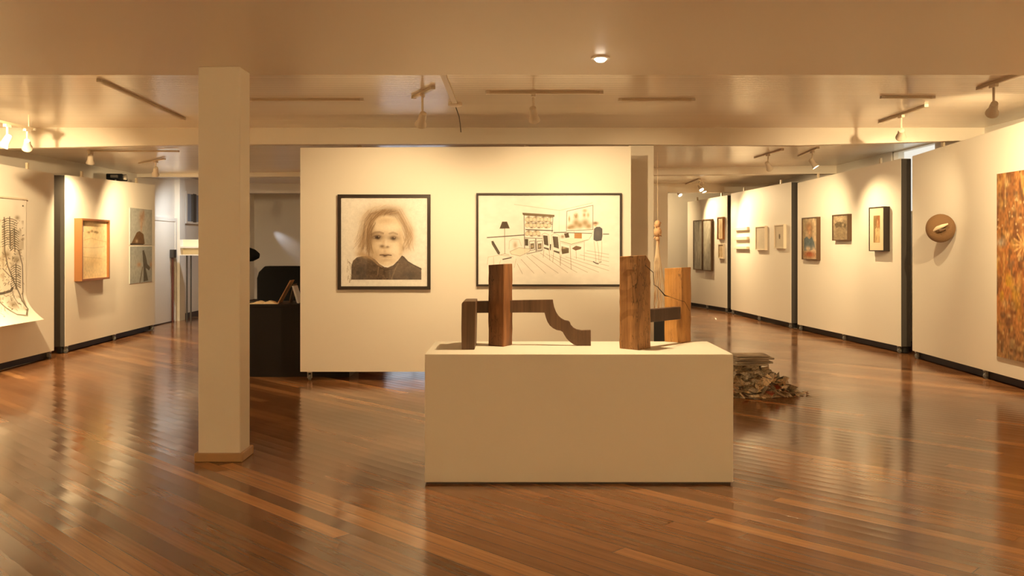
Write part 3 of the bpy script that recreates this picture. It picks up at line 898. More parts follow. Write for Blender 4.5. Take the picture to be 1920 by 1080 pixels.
# ---- nearest panel on the right: big abstract painting and the wall sculpture
def abstract(s):
    s.put(np.ones_like(s.X), (158, 104, 58))
    def wash(n, seed, lo, c, al):
        s.put(np.clip((s.noise(n, seed) - lo) * 4, 0, 1) * al, c)
    wash(5, 1, .45, (128, 80, 46), .8); wash(6, 2, .55, (190, 122, 62), .8)
    s.put(np.clip(1 - abs(s.Y - .55) * 4, 0, 1) * .55, (186, 104, 48))
    s.put(np.clip((s.Y - .78) * 5, 0, 1) * .6, (170, 134, 92))
    wash(14, 3, .6, (96, 60, 38), .8); wash(18, 4, .65, (206, 160, 84), .7); wash(26, 5, .68, (80, 62, 48), .7); wash(30, 6, .72, (214, 184, 120), .7)
    s.put(np.clip((s.noise(12, 7) - .6) * 5, 0, 1) * np.clip(1 - abs(s.Y - .62) * 6, 0, 1), (200, 154, 40))
    r = random.Random(3)
    for k in range(60):
        s.disc(r.uniform(0, 1), r.uniform(.14, .32), .012, .007, (222, 190, 140), .8, .4)
    for k in range(40):
        x, y = r.uniform(0, 1), r.uniform(.05, 1)
        s.blob(x, y, r.uniform(.01, .04), r.uniform(.01, .03), r.choice([(84, 56, 40), (196, 140, 76), (120, 92, 76), (222, 190, 130)]), .8)
    for k in range(14):
        a = k * 2 * PI / 14
        s.line([(.42 + .02 * math.cos(a), .39), (.42 + .17 * math.cos(a), .39 + .075 * math.sin(a))], (226, 176, 110), .012, .8)
    s.blob(.06, .375, .08, .025, (206, 196, 176), .9); s.blob(.12, .385, .03, .012, (110, 92, 76), .8)
    s.put(np.clip((s.Y - .85) * 8, 0, 1) * np.clip((s.noise(22, 9) - .5) * 5, 0, 1) * .7, (104, 86, 66))
    s.a = s.a * .76 + .24 * np.array([150, 114, 80]) / 255
    s.grain(.16, 60, 8)
picture('abstract_painting', R1, (1869, 2005, 316, 684), 'tall unframed brown and orange abstract painting at the right edge', 'painting', (0, 0, 1, 1.45), unit(abstract), 260, None, depth=.025)

M_straw = mat('woven_straw', rgb(112, 82, 50), 0.85, bump=0.8, bscale=90)
M_bone = mat('pale_driftwood', rgb(214, 196, 164), 0.7)
def disc_sculpture():
    x, z = R1.hit(1768, 428, .12)
    r = thing('wall_sculpture', 'round brown woven disc sculpture with a pale stick poking out of its centre', 'sculpture', R1.world(x, z, 0.0), R1.rz)
    T = Matrix.Translation((0, -.15, 0)) @ Matrix.Rotation(math.radians(50), 4, 'Z') @ Matrix.Rotation(PI / 2, 4, 'X')
    prof = [(.03, .055), (.09, .05), (.13, .035), (.165, .012), (.172, 0), (.165, -.012), (.10, -.02), (.03, -.022)]
    MB().lathe(prof, 36, T).build('disc', M_straw, r, smooth=True)
    MB().tube([(0, 0, 0), (-.01, -.08, 0), (0.0, -.145, 0)], .02).build('mount', M_frame_dark, r)
    b = MB()
    b.tube([T @ Vector((-.06, -.03, .052)), T @ Vector((-.01, 0, .085)), T @ Vector((.05, .025, .10)), T @ Vector((.11, .05, .085))], [.012, .026, .022, .008])
    b.build('stick', M_bone, r, smooth=True)
    MB().tube([T @ Vector((-.03, -.05, .055)), T @ Vector((.02, -.03, .08)), T @ Vector((.08, -.01, .075))], [.01, .022, .012]).build('knot', M_frame_dark, r, smooth=True)
disc_sculpture()

# ---- nearest panel on the left: ink scroll that curls off the wall at its foot
def scroll_ink(s):
    s.grain(.02, 14)
    I = (92, 82, 66)
    r = random.Random(12)
    n = s.noise(22, 3)
    s.blob(-10, 480, 46, 110, (206, 188, 152), .55)
    # two rib cages
    for cx, y0, y1, wd in ((14, 408, 462, 15), (24, 430, 470, 9), (27, 500, 545, 10), (-30, 420, 470, 14)):
        k = y0
        while k < y1:
            s.line([(cx - wd, k + 4), (cx - wd * .3, k - 1), (cx + wd * .4, k), (cx + wd, k + 4)], I, 1.6, .75)
            k += 4.6
        s.line([(cx, y0 - 4), (cx + 1, y1 + 3)], I, 2.0, .8)
    # bones and outline
    s.line([(3, 406), (4, 470), (10, 500), (22, 530), (36, 560), (40, 585), (26, 596), (10, 592), (0, 580), (-12, 560)], I, 2.6, .7)
    s.line([(33, 470), (41, 500), (42, 550), (40, 582)], I, 2.4, .65)
    s.line([(-20, 554), (0, 553), (16, 550), (20, 545)], (74, 66, 56), 5.0, .8)
    s.line([(0, 505), (14, 520), (26, 528)], I, 1.8, .7); s.line([(16, 535), (22, 560), (28, 575)], I, 1.6, .6)
    for k in range(230):
        t = r.random(); x = r.gauss(10, 20); y = 405 + 190 * t
        if x > 43: continue
        s.line([(x, y), (x + r.uniform(-4, 4), y + r.uniform(-2, 5))], r.choice([(100, 88, 70), (140, 124, 98), (80, 72, 58), (170, 136, 104)]), r.uniform(.8, 1.9), r.uniform(.3, .8))
    for x, y, q in ((8, 478, 8), (28, 488, 9), (16, 575, 10), (-20, 500, 14), (30, 405, 5), (42, 447, 3)):
        s.blob(x, y, q, q * .9, (116, 98, 72), .6)
    s.put(np.clip((n - .62) * 3, 0, 1) * (np.abs(s.X - 8) < 36) * (s.Y > 410) * (s.Y < 590) * .35, (120, 100, 72))
def scroll():
    d0 = .008
    u0, u1, z0, z1 = L1.rect(-100, 49, 368, 606, d0)
    r = thing('ink_scroll', 'long white paper scroll with a black ink skeleton drawing, its foot curling', 'scroll', L1.world((u0 + u1) / 2, z0), L1.rz)
    hw, h = (u1 - u0) / 2, z1 - z0
    s = Sheet((-100, 368, 49, 606), 300, (240, 235, 224))
    scroll_ink(s)
    def bend(x, y, z):
        t = np.clip((.30 - z) / .30, 0, 1)
        return x, y - .22 * t ** 2, z - .03 * t
    s.build('paper', -hw, hw, 0, h, -d0, r, bend)
    MB().box(-hw - .01, hw + .01, -.02, 0, h, h + .02).build('hanging_bar', M_frame_pale, r)
    x, z = L1.hit(41, 386)
    MB().lathe([(.008, 0), (.01, .006), (.004, .012)], 10, Matrix.Translation((x - (u0 + u1) / 2, -d0, z - z0)) @ Matrix.Rotation(PI / 2, 4, 'X')).build('pin', M_dark, r)
scroll()

# ---- second panel on the left
def pale_map(s):
    s.put(np.ones_like(s.X), (240, 216, 168)); s.grain(.05, 5, 2); s.grain(.05, 30, 3)
    s.blob(.45, .5, .4, .12, (246, 228, 188), .8); s.blob(.5, .72, .45, .1, (222, 188, 132), .5)
    for pts in ([(.2, .2), (.35, .19), (.42, .15), (.5, .2), (.62, .17), (.7, .21)], [(.1, .34), (.4, .3), (.7, .34), (.98, .36)], [(.05, .46), (.5, .47), (.9, .45)], [(.1, .62), (.4, .64), (.8, .66)]):
        s.line(pts, (190, 158, 108), .010, .45)
    for x, y in ((.3, .2), (.42, .18), (.55, .19), (.62, .2)): s.blob(x, y, .05, .02, (120, 92, 54), .7)
    s.put((s.X < .1) * 1.0, (214, 206, 190)); s.put((s.X < .12) * (s.Y < .2) * 1.0, (176, 172, 164))
def photo_a(s):
    s.put(np.ones_like(s.X), (168, 170, 164)); s.blob(.6, .5, .45, .6, (190, 188, 176), .8)
    s.blob(.52, .25, .12, .2, (176, 140, 112), .8); s.blob(.6, .12, .05, .12, (170, 132, 104), .7); s.blob(.5, .5, .05, .2, (196, 160, 130), .8)
    s.poly([(.05, .98), (.3, .66), (.42, .62), (.6, .7), (.66, .98)], (112, 84, 56), .95); s.poly([(.02, 1), (.02, .96), (.6, .97), (.6, 1)], (64, 54, 44))
    s.blob(.3, .9, .06, .05, (196, 176, 146), .9); s.grain(.05, 20, 2)
def photo_b(s):
    s.put(np.ones_like(s.X), (160, 164, 160)); s.blob(.3, .6, .5, .5, (178, 178, 168), .7)
    s.poly([(.55, .12), (.62, .1), (.72, .3), (.78, .5), (.92, .6), (.86, .68), (.7, .6), (.82, .96), (.6, .98), (.6, .6)], (92, 86, 76), .9)
    s.line([(.56, .58), (.44, .98)], (120, 112, 98), .05, .8); s.blob(.4, .5, .1, .07, (186, 148, 116), .9); s.blob(.95, .52, .06, .1, (186, 148, 116), .8); s.grain(.05, 20, 4)
picture('framed_drawing', L2, (154, 206, 411, 525), 'deep wooden box frame holding a pale yellowed drawing', 'framed drawing', (0, 0, 1, 1), pale_map, 120, M_frame_brown, .028, .11, recess=.035, glass=False)
picture('photograph', L2, (243.5, 285, 391.5, 459), 'grey unframed photograph of raised hands, upper of a stacked pair', 'photograph', U, photo_a, 90, None, depth=.008, group='stacked pair of photographs')
picture('photograph', L2, (243.5, 285, 462, 530), 'grey unframed photograph of a dark draped figure, lower of a stacked pair', 'photograph', U, photo_b, 90, None, depth=.008, group='stacked pair of photographs')

# ------------------------------------------------------------------ plinth
PY0, PY1, PZ = 5.69, 6.45, .817
px0, px1 = xat(796.5, PY0), xat(1375, PY0)
pl = thing('plinth', 'long white rectangular plinth carrying the wooden sculptures', 'plinth', ((px0 + px1) / 2, (PY0 + PY1) / 2, 0))
hw, hd = (px1 - px0) / 2, (PY1 - PY0) / 2
MB().box(-hw, hw, -hd, hd, .012, PZ).build('body', M_plinth, pl, bevel=.004)
MB().box(-hw + .015, hw - .015, -hd + .012, hd - .012, 0, .012).build('base', M_dark, pl)

# ------------------------------------------------------------------ wooden sculptures
def block_mesh(s, s2, h, notch=0.0, seed=1, nz=10):
    """a rough sawn post: tapering, slightly uneven, optional rounded shoulder at one top edge"""
    r = random.Random(seed)
    mb = MB()
    rings = []
    n = 4
    vs, fs = [], []
    for k in range(nz + 1):
        t = k / nz
        z = h * t
        j = [(r.uniform(-.002, .002), r.uniform(-.002, .002)) for _ in range(8)]
        a, b = s / 2, s2 / 2
        pts = [(-a, -b), (0, -b), (a, -b), (a, 0), (a, b), (0, b), (-a, b), (-a, 0)]
        if notch and z > h - notch:
            q = (z - (h - notch)) / notch
            cut = notch * (1 - math.sqrt(max(0, 1 - q * q)))
            pts = [(x, y - (cut if y > 0 else 0)) for x, y in pts]
        for (x, y), (jx, jy) in zip(pts, j):
            zz = z + (r.uniform(-.003, .003) if 0 < k < nz else 0) + (0.008 * (x / s) if k == nz else 0)
            vs.append((x + jx, y + jy, zz))
    for k in range(nz):
        for i in range(8):
            fs.append((k * 8 + i, k * 8 + (i + 1) % 8, (k + 1) * 8 + (i + 1) % 8, (k + 1) * 8 + i))
    fs.append(tuple(range(7, -1, -1)))
    fs.append(tuple(nz * 8 + i for i in range(8)))
    return mb.add(vs, fs)

# left sculpture: a post straddling a scrolled dark board
d_a = 6.11
ra = thing('wooden_sculpture', 'sculpture of a dark post and a curved brown bracket on the plinth', 'sculpture', (xat(938, d_a), d_a + .08, PZ))
la = ra.location.copy()
pa = block_mesh(.121, .121, (650 - 496) * d_a / F, 0, 3).build('post', M_wood_a, ra, bevel=.004)
pa.rotation_euler.z = math.radians(-29)
# board outline, measured in a plane that turns slightly away to the right
B0, B1 = Vector((xat(880, 6.20), 6.20, 0)), Vector((xat(1107, 6.155), 6.155, 0))
bu = (B1 - B0).normalized()
bn = Vector((-bu.y, bu.x, 0))
def on_board(cx, cy):
    px, py = 860 + cx / 5.685, 480 + cy / 5.685
    d = Vector(((px - CX) / F, 1, (HY - py) / F))
    t = B0.dot(bn) / d.dot(bn)
    p = d * t
    return (p - B0).dot(bu), p.z + EYE - PZ
prof = [(150, 482), (400, 478), (700, 470), (1005, 465), (1008, 500), (1018, 545), (1038, 597), (1062, 635), (1092, 664), (1130, 685), (1170, 693), (1186, 706), (1196, 735), (1222, 764), (1258, 783), (1310, 793), (1360, 791), (1408, 789),
        (1410, 962), (1265, 962), (1228, 945), (1185, 915), (1150, 880), (1125, 840), (1108, 810), (1085, 797), (1045, 790), (1005, 770), (970, 740), (945, 700), (928, 655), (915, 605), (700, 603), (400, 606), (150, 608)]
pts = [on_board(*p) for p in prof]
pts = [(x, max(z, 0.0)) for x, z in pts]
Mb = Matrix.Translation(B0 - Vector((la.x, la.y, 0))) @ Matrix.Rotation(math.atan2(bu.y, bu.x), 4, 'Z')
MB().prism(pts, 0, .035, Mb).build('scrolled_board', M_wood_d, ra, bevel=.003)
lx0, lx1, ld = xat(865.5, 5.93), xat(891.5, 5.93), 5.93
lh = zat(565, ld) - PZ
leg = []
for k in range(7):
    a = PI - k * PI / 12
    leg.append((lx0 + .022 + .022 * math.cos(a) - la.x, lh - .022 + .022 * math.sin(a)))
leg += [(lx1 - la.x, lh), (lx1 - la.x - .002, lh * .5), (lx1 - la.x - .006, 0), (lx0 - la.x, 0), (lx0 - la.x - .002, lh * .45)]
MB().prism(leg, ld - la.y, ld - la.y + .30).build('curved_leg', M_wood_d, ra, bevel=.003)

# right sculpture: two posts joined by a dark rail
d_b, d_c = 5.92, 6.36
rb = thing('wooden_sculpture', 'sculpture of two golden wooden posts joined by a dark rail on the plinth', 'sculpture', (xat(1194, d_b), d_b + .09, PZ))
lb = rb.location.copy()
pb = block_mesh(.147, .147, (656 - 480) * d_b / F, .05, 5, 14).build('post', M_wood_b, rb, bevel=.004)
pb.rotation_euler.z = math.radians(-43)
pc = block_mesh(.137, .137, (642 - 502) * d_c / F, 0, 9).build('post', M_wood_c, rb, bevel=.004)
pc.location = (xat(1275, d_c) - lb.x, d_c + .085 - lb.y, 0)
pc.rotation_euler.z = math.radians(-39)
q0, q1 = at(1205, 594, 5.99), at(1276.5, 584, 6.33)
q0 = Vector((q0.x - lb.x, q0.y - lb.y, q0.z - PZ)); q1 = Vector((q1.x - lb.x, q1.y - lb.y, q1.z - PZ))
v = q1 - q0
MB().box(0, v.length, 0, .05, -.043, .043, Matrix.Translation(q0) @ Matrix.Rotation(math.atan2(v.y, v.x), 4, 'Z')).build('rail', M_wood_e, rb, bevel=.004)
M_twig = mat('dark_twig_bark', rgb(58, 38, 22), 0.8)
def loc(px, py, d):
    p = at(px, py, d)
    return (p.x - lb.x, p.y - lb.y, p.z - PZ)
MB().tube([loc(1209.5, 497, 5.90), loc(1217, 504, 5.935), loc(1225, 511, 5.98), loc(1226, 534, 6.02), loc(1233, 538, 6.06), loc(1239, 545, 6.1), loc(1246.5, 554, 6.16), loc(1256, 556.5, 6.22), loc(1268, 561, 6.29), loc(1284, 566, 6.33), loc(1289, 575, 6.345), loc(1293, 583, 6.36)],
          [.002, .0025, .0025, .0015, .0025, .003, .0045, .0014, .0014, .0016, .0014, .001], 8).build('twig', M_twig, rb, smooth=True)

# ------------------------------------------------------------------ newspaper heap on the floor behind the plinth
M_news = mat('newsprint', rgb(150, 134, 116), 0.85)
def newsprint():
    b = NB(M_news)
    tc = b.n('ShaderNodeTexCoord')
    nz = b.n('ShaderNodeTexNoise'); nz.inputs['Scale'].default_value = 38; nz.inputs['Detail'].default_value = 3
    mp = b.n('ShaderNodeMapping'); mp.inputs['Scale'].default_value = (.12, .12, 5)
    b.l(tc.outputs['Object'], mp.inputs['Vector']); b.l(mp.outputs[0], nz.inputs['Vector'])
    col = b.ramp(nz.outputs['Fac'], [(0.34, rgb(112, 104, 96)), (0.5, rgb(170, 158, 142)), (0.68, rgb(210, 196, 174))])
    b.l(col, b.p.inputs['Base Color'])
newsprint()
def scraps_material():
    m = mat('torn_newsprint', rgb(150, 134, 116), 0.85)
    b = NB(m)
    g = b.n('ShaderNodeNewGeometry')
    col = b.ramp(g.outputs['Random Per Island'], [(0.0, rgb(96, 90, 82)), (0.2, rgb(170, 158, 140)), (0.5, rgb(214, 200, 176)), (0.85, rgb(238, 220, 190)), (0.93, rgb(222, 190, 150)), (0.97, rgb(176, 92, 66)), (1.0, rgb(176, 92, 66))])
    tc = b.n('ShaderNodeTexCoord')
    nz = b.n('ShaderNodeTexNoise'); nz.inputs['Scale'].default_value = 60
    b.l(tc.outputs['Object'], nz.inputs['Vector'])
    col = b.mix(1.0, col, b.ramp(nz.outputs['Fac'], [(0.38, (0.62, 0.61, 0.6)), (0.55, (1, 1, 1))]), 'MULTIPLY')
    b.l(col, b.p.inputs['Base Color'])
    return m
M_scrap = scraps_material()
HX, HYY = xat(1402, 9.2), 9.25
def heap_h(x, y):
    q = math.hypot((x) / .46, (y) / .36)
    return max(0.0, .29 * (1 - q ** 1.25))
r = random.Random(21)
mb = MB()
# core mound under the paper, closed to the floor
ring, segs = 7, 22
vs = [(0, 0, .285)]
for i in range(1, ring + 1):
    for k in range(segs):
        a = 2 * PI * k / segs
        q = i / ring
        x, y = .46 * q * math.cos(a), .36 * q * math.sin(a)
        vs.append((x, y, max(.002, heap_h(x, y) * .92 + r.uniform(-.02, .015)) if i < ring else .002))
fs = [(0, 1 + k, 1 + (k + 1) % segs) for k in range(segs)]
for i in range(ring - 1):
    for k in range(segs):
        p0 = 1 + i * segs
        fs.append((p0 + k, p0 + segs + k, p0 + segs + (k + 1) % segs, p0 + (k + 1) % segs))
mb.add(vs, fs)
def scrap(x, y, z, L, W, yaw, tilt, roll):
    Mx = Matrix.Translation((x, y, z)) @ Matrix.Rotation(yaw, 4, 'Z') @ Matrix.Rotation(tilt, 4, 'X') @ Matrix.Rotation(roll, 4, 'Y')
    n = 4
    v, f = [], []
    curl = r.uniform(-.35, .35)
    for i in range(n + 1):
        t = i / n - .5
        for sgn in (-1, 1):
            p = Mx @ Vector((L * t, sgn * W / 2 * r.uniform(.75, 1.1), curl * L * (t * t * 4 - .5) * .35))
            v.append((p.x, p.y, max(.003, p.z)))
    for i in range(n):
        f.append((2 * i, 2 * i + 2, 2 * i + 3, 2 * i + 1))
    mb.add(v, f)
for k in range(430):
    a = r.uniform(0, 2 * PI); q = math.sqrt(r.random()) * 1.02
    x, y = .46 * q * math.cos(a), .36 * q * math.sin(a)
    scrap(x, y, heap_h(x, y) + r.uniform(0, .022), r.uniform(.07, .22), r.uniform(.03, .10), r.uniform(0, PI), r.gauss(0, .5), r.gauss(0, .5))
for k in range(110):
    x = .30 + abs(r.gauss(0, .13)); y = r.gauss(-.06, .10)
    if x > .66: continue
    scrap(x, y, r.uniform(.006, .045) * max(.15, 1 - (x - .3) / .25), r.uniform(.04, .12), r.uniform(.008, .03), r.uniform(0, PI), r.gauss(0, .3), r.gauss(0, .3))
o = mb.build('paper_scraps', M_scrap)
o.location = (HX, HYY, 0)
tag(o, 'heap of torn newspaper scraps on the floor behind the right end of the plinth', 'paper scraps', kind='stuff')
stack = [(-.02, .00, .290, .36, .25, -.05, .02), (.01, .01, .310, .37, .25, .08, .03), (-.01, .0, .332, .34, .24, -.02, .05), (.02, -.01, .352, .36, .25, .12, .06), (0, 0, .374, .33, .24, .02, .04)]
NL = ['lowest folded newspaper of the stack topping the paper heap', 'second folded newspaper from the bottom of the stack on the paper heap', 'middle folded newspaper of the stack on the paper heap', 'second folded newspaper from the top of the stack on the paper heap', 'topmost folded newspaper of the stack on the paper heap']
for (x, y, z, L, W, yaw, tl), lab in zip(stack, NL):
    t = thing('newspaper', lab, 'newspaper', (HX + .03 + x, HYY - .02 + y, z), yaw, 'folded newspapers on the heap')
    m2 = MB()
    prof = [(-W / 2, 0), (W / 2, 0)] + [(W / 2 + .009 * math.sin(PI * i / 6), .009 - .009 * math.cos(PI * i / 6)) for i in range(1, 6)] + [(W / 2, .018), (-W / 2, .018)]
    m2.prism(prof, -L / 2, L / 2, Matrix.Rotation(-PI / 2 + 0, 4, 'Z'))
    m2.build('pages', M_news, t)

# ------------------------------------------------------------------ black desk behind the panel and what stands on it
dd = 10.33
dx0, dx1 = xat(412, dd), xat(655, dd)
dz = zat(570.5, dd)
M_desk = mat('black_desk_laminate', rgb(26, 22, 20), 0.5, 0.25)
desk = thing('desk', 'black boxy reception desk between the near column and the middle panel', 'desk', ((dx0 + dx1) / 2, dd, 0))
hw2 = (dx1 - dx0) / 2
MB().box(-hw2, hw2, 0, .025, .0, dz - .03).build('front_panel', M_desk, desk)
MB().box(-hw2, -hw2 + .03, .025, .62, 0, dz - .03).build('side_panel', M_desk, desk)
MB().box(hw2 - .03, hw2, .025, .62, 0, dz - .03).build('side_panel', M_desk, desk)
MB().box(-hw2 - .01, hw2 + .01, -.01, .64, dz - .03, dz).build('desktop', M_desk, desk, bevel=.004)
# loose papers
M_cream = mat('cream_paper', rgb(238, 216, 176), 0.8)
bk = thing('open_booklet', 'open cream booklet lying on the black desk', 'booklet', (xat(496, dd + .15), dd + .15, dz), .12)
pg = MB()
for sgn in (-1, 1):
    prof = [(0, .004)] + [(sgn * .16 * t, .004 + .030 * math.sin(PI * min(1, t * 1.25)) ** .8 * (1 - .4 * t)) for t in (.1, .25, .4, .6, .8)] + [(sgn * .16, .006), (sgn * .16, 0), (0, 0)]
    pg.prism(prof, -.10, .10)
pg.build('pages', M_cream, bk)
MB().box(-.165, .165, -.105, .105, -.0005, .002).build('cover', M_frame_pale, bk)
ts = thing('tent_sign', 'leaning brown and white folded display card on the black desk', 'display card', (xat(541, dd + .22), dd + .22, dz), 0)
def leaf(x0, x1, h, y0, y1, t):
    return MB().add([Vector(p) for p in ((x0, y0, 0), (x0 + t, y0, 0), (x1 + t, y0, h), (x1, y0, h), (x0, y1, 0), (x0 + t, y1, 0), (x1 + t, y1, h), (x1, y1, h))],
                    [(0, 1, 2, 3), (7, 6, 5, 4), (0, 4, 5, 1), (1, 5, 6, 2), (2, 6, 7, 3), (3, 7, 4, 0)])
M_cardb = mat('brown_card', rgb(206, 164, 124), 0.7)
M_cardw = mat('bluish_white_card', rgb(226, 230, 244), 0.6)
leaf(-.125, .02, .265, -.02, .16, .012).build('leaning_leaf', M_cardb, ts)
leaf(.105, .045, .20, -.03, .16, .022).build('propped_leaf', M_cardw, ts)
leaf(.0, .052, .22, .0, .15, .012).build('support_leaf', M_frame_dark, ts)
# desk lamp whose black head shows beside the column
dl = thing('desk_lamp', 'black desk lamp on the black desk, its shade just showing beside the near column', 'lamp', (xat(430, dd + .3), dd + .3, dz))
MB().lathe([(.09, 0), (.09, .012), (.03, .022)], 20).build('lamp_base', M_soft, dl)
hx = xat(462, dd + .3) - dl.location.x
hz = zat(476, dd + .3) - dz
MB().tube([(0, 0, .02), (-.05, 0, .32), (hx - .1, 0, hz + .02)], .009).build('lamp_arm', M_soft, dl)
Ml = Matrix.Translation((hx - .04, 0, hz)) @ Matrix.Rotation(math.radians(97), 4, 'Y')
MB().lathe([(.03, -.10), (.075, -.02), (.085, .06), (.07, .13), (.045, .17), (.03, .19)], 20, Ml).build('lamp_shade', M_soft, dl, smooth=True)

# black sofa behind the desk
sd = 15.0
sf = thing('sofa', 'black high-backed sofa behind the reception desk', 'sofa', (xat(600, sd), sd, 0))
sx0, sx1 = xat(481, sd) - sf.location.x, xat(720, sd) - sf.location.x
zt = zat(499, sd)
MB().prism([(sx0, .30), (sx1, .30), (sx1, zt), (sx0 + .13, zt), (sx0 + .03, zt - .10), (sx0, zt - .2)], 0, .22).build('backrest', M_soft, sf, bevel=.03, seg=3)
MB().box(sx0 + .02, sx1, .22, .9, .14, .45).build('seat_cushion', M_soft, sf, bevel=.04, seg=3)
MB().box(sx0 - .02, sx0 + .16, .2, .92, .10, .66).build('armrest', M_soft, sf, bevel=.04, seg=3)
MB().box(sx1 - .16, sx1 + .02, .2, .92, .10, .66).build('armrest', M_soft, sf, bevel=.04, seg=3)
for x in (sx0 + .06, sx1 - .06):
    for y in (.06, .84):
        MB().lathe([(.02, 0), (.026, .302 if y < .5 else .15)], 10, Matrix.Translation((x, y, 0))).build('leg', M_metal, sf)

# ------------------------------------------------------------------ display stand near the rear left wall
st_d = 17.6
ds = thing('display_stand', 'white box display on two thin dark legs near the rear left wall', 'display stand', (xat(356, st_d), st_d, 0))
a0, a1 = xat(335, st_d) - ds.location.x, xat(383, st_d) - ds.location.x
zb0, zb1 = zat(479, st_d), zat(449, st_d)
M_card2 = mat('cream_display_board', rgb(228, 214, 180), 0.6)
MB().box(a0, a1, .10, .115, zb0, zb1).build('back_board', M_card2, ds)
MB().box(a0 - .0, a0 + .05, -.06, .10, zb0, zb1).build('side_board', M_panel, ds)
MB().box(a0 + .05, a1, -.06, .10, zat(465, st_d), zat(462, st_d)).build('shelf', M_panel, ds)
MB().box(a0 + .05, a1, -.06, .10, zb0, zb0 + .02).build('shelf', M_panel, ds)
for x in (xat(349, st_d), xat(356.5, st_d), xat(375, st_d)):
    MB().box(x - ds.location.x - .012, x - ds.location.x + .012, .03, .055, 0, zb0 + .001).build('leg', M_dark, ds)
# wall box with a conduit running down to the floor
M_red = mat('reddish_conduit', rgb(112, 62, 50), 0.5)
wb = thing('switch_box', 'dark wall box with a reddish pipe running down to the floor beside the door', 'switch box', (XL + .043, 17.70, 0))
zbx0, zbx1 = zat(483, 17.8), zat(468, 17.8)
MB().box(0, .08, -.07, .07, zbx0, zbx1).build('box', M_dark, wb, bevel=.004)
MB().tube([(.03, 0, .003), (.03, 0, zbx0)], .022).build('pipe', M_red, wb)

# projector lying on top of the second left panel
pu, _ = L2.hit(229, 340)
tt = pu / L2.L
ztop = zat(328, (EYE - .1) * F / 190) * (1 - tt) + zat(347, (EYE - .1) * F / 148) * tt
pj = thing('projector', 'black projector resting on the top edge of the second left panel', 'projector', L2.world(pu, ztop + .004, -.07), L2.rz + .15)
MB().box(-.20, .20, -.11, .13, .012, .105).build('housing', M_soft, pj, bevel=.012, seg=3)
MB().lathe([(.04, 0), (.045, .02), (.045, .05), (.035, .055)], 18, Matrix.Translation((-.10, -.108, .06)) @ Matrix.Rotation(PI / 2, 4, 'X')).build('lens_barrel', M_metal, pj)
MB().box(-.27, -.20, -.05, .05, .04, .08).build('cable_plug', M_dark, pj)
for x in (-.15, .15):
    MB().lathe([(.014, -.004), (.016, .013)], 10, Matrix.Translation((x, 0, 0))).build('foot', M_rubber, pj)

# ------------------------------------------------------------------ far right: white panel, hanging net, black pedestal
bp_d = 18.6
x0, x1 = xat(1120, bp_d), xat(1252, bp_d)
bpz = zat(349, bp_d)
fp = thing('exhibition_panel', 'white panel behind the hanging net, left of the farthest right panels', 'exhibition panel', (x0, bp_d, 0), 0, 'wheeled white exhibition panels')
MB().box(0, x1 - x0, 0, .14, .1, bpz).build('board', M_panel, fp)
MB().box(.03, x1 - x0 - .03, .05, .12, .012, .1).build('gap_shade_board', M_black, fp)  # same black stand-in for the shaded gap below
for k in range(2):
    x = .1 + (x1 - x0 - .2) * k
    MB().box(x - .022, x + .022, .004, .046, .0, .1).build('caster', M_metal, fp)

nd = 13.5
pd = MB().box(-.27, .27, -.25, .25, 0, zat(592, nd - .25)).build('pedestal', M_black, bevel=.004)
pd.location = (xat(1229, nd), nd, 0)
tag(pd, 'low black pedestal under the hanging net, glimpsed between the right posts', 'pedestal')
M_rope = mat('brown_cord', rgb(206, 164, 122), 0.8)
M_net = mat('pale_net_thread', rgb(228, 206, 172), 0.8)
net = thing('hanging_net', 'pale knotted cord net hanging from the ceiling above the black pedestal', 'net sculpture', (xat(1233, nd), nd, zat(420, nd)))
k0 = net.location.z
zc2 = 2.775 + (2.93 - 2.775) * (net.location.x - XL + .2) / (XR - XL + .4)
MB().tube([(0, 0, 0), (0, 0, zc2 - k0)], .0025, 6).build('hanging_thread', M_net, net)
kn = MB()
for zz, rr in ((.0, .045), (-.12, .06), (-.22, .03)):
    kn.lathe([(rr * math.sin(PI * i / 8) + .002, zz + rr * 1.25 * math.cos(PI * i / 8)) for i in range(9)], 12)
kn.tube([(0, 0, .03), (.01, 0, -.05), (-.015, 0, -.12), (.01, .01, -.25), (0, 0, -.42)], [.012, .02, .03, .022, .014], 8)
for k in range(5):
    a = k * 1.3
    kn.tube([(.05 * math.cos(a), .05 * math.sin(a), .02 - .02 * k), (.03 * math.cos(a + 2), .05 * math.sin(a + 2), -.06 - .02 * k), (.06 * math.cos(a + 4), .05 * math.sin(a + 4), -.14 - .02 * k)], .010, 6)
kn.build('knot', M_rope, net, smooth=True)
nt_ = MB()
ztip = zat(585, nd) - k0
NS, NR = 22, 16
for k in range(NS):
    a = 2 * PI * k / NS
    for sgn in (1, -1):
        path = []
        for i in range(NR + 1):
            t = i / NR
            rr = .012 + .19 * t ** 1.5
            aa = a + sgn * .9 * t
            path.append((rr * math.cos(aa), rr * .8 * math.sin(aa), -.2 + (ztip + .2) * t + .02 * math.sin(9 * t + k) * t))
        nt_.tube(path, .0035, 4)
o = nt_.build('netting', M_net, net)
cords = MB()
for k in range(5):
    a = k * 1.25
    cords.tube([(.01 * math.cos(a), .01 * math.sin(a), -.2), (.03 * math.cos(a + .3), .03 * math.sin(a + .3), -.7), (.06 * math.cos(a), .05 * math.sin(a), ztip + .02)], .006, 6)
cords.build('cord', M_rope, net)

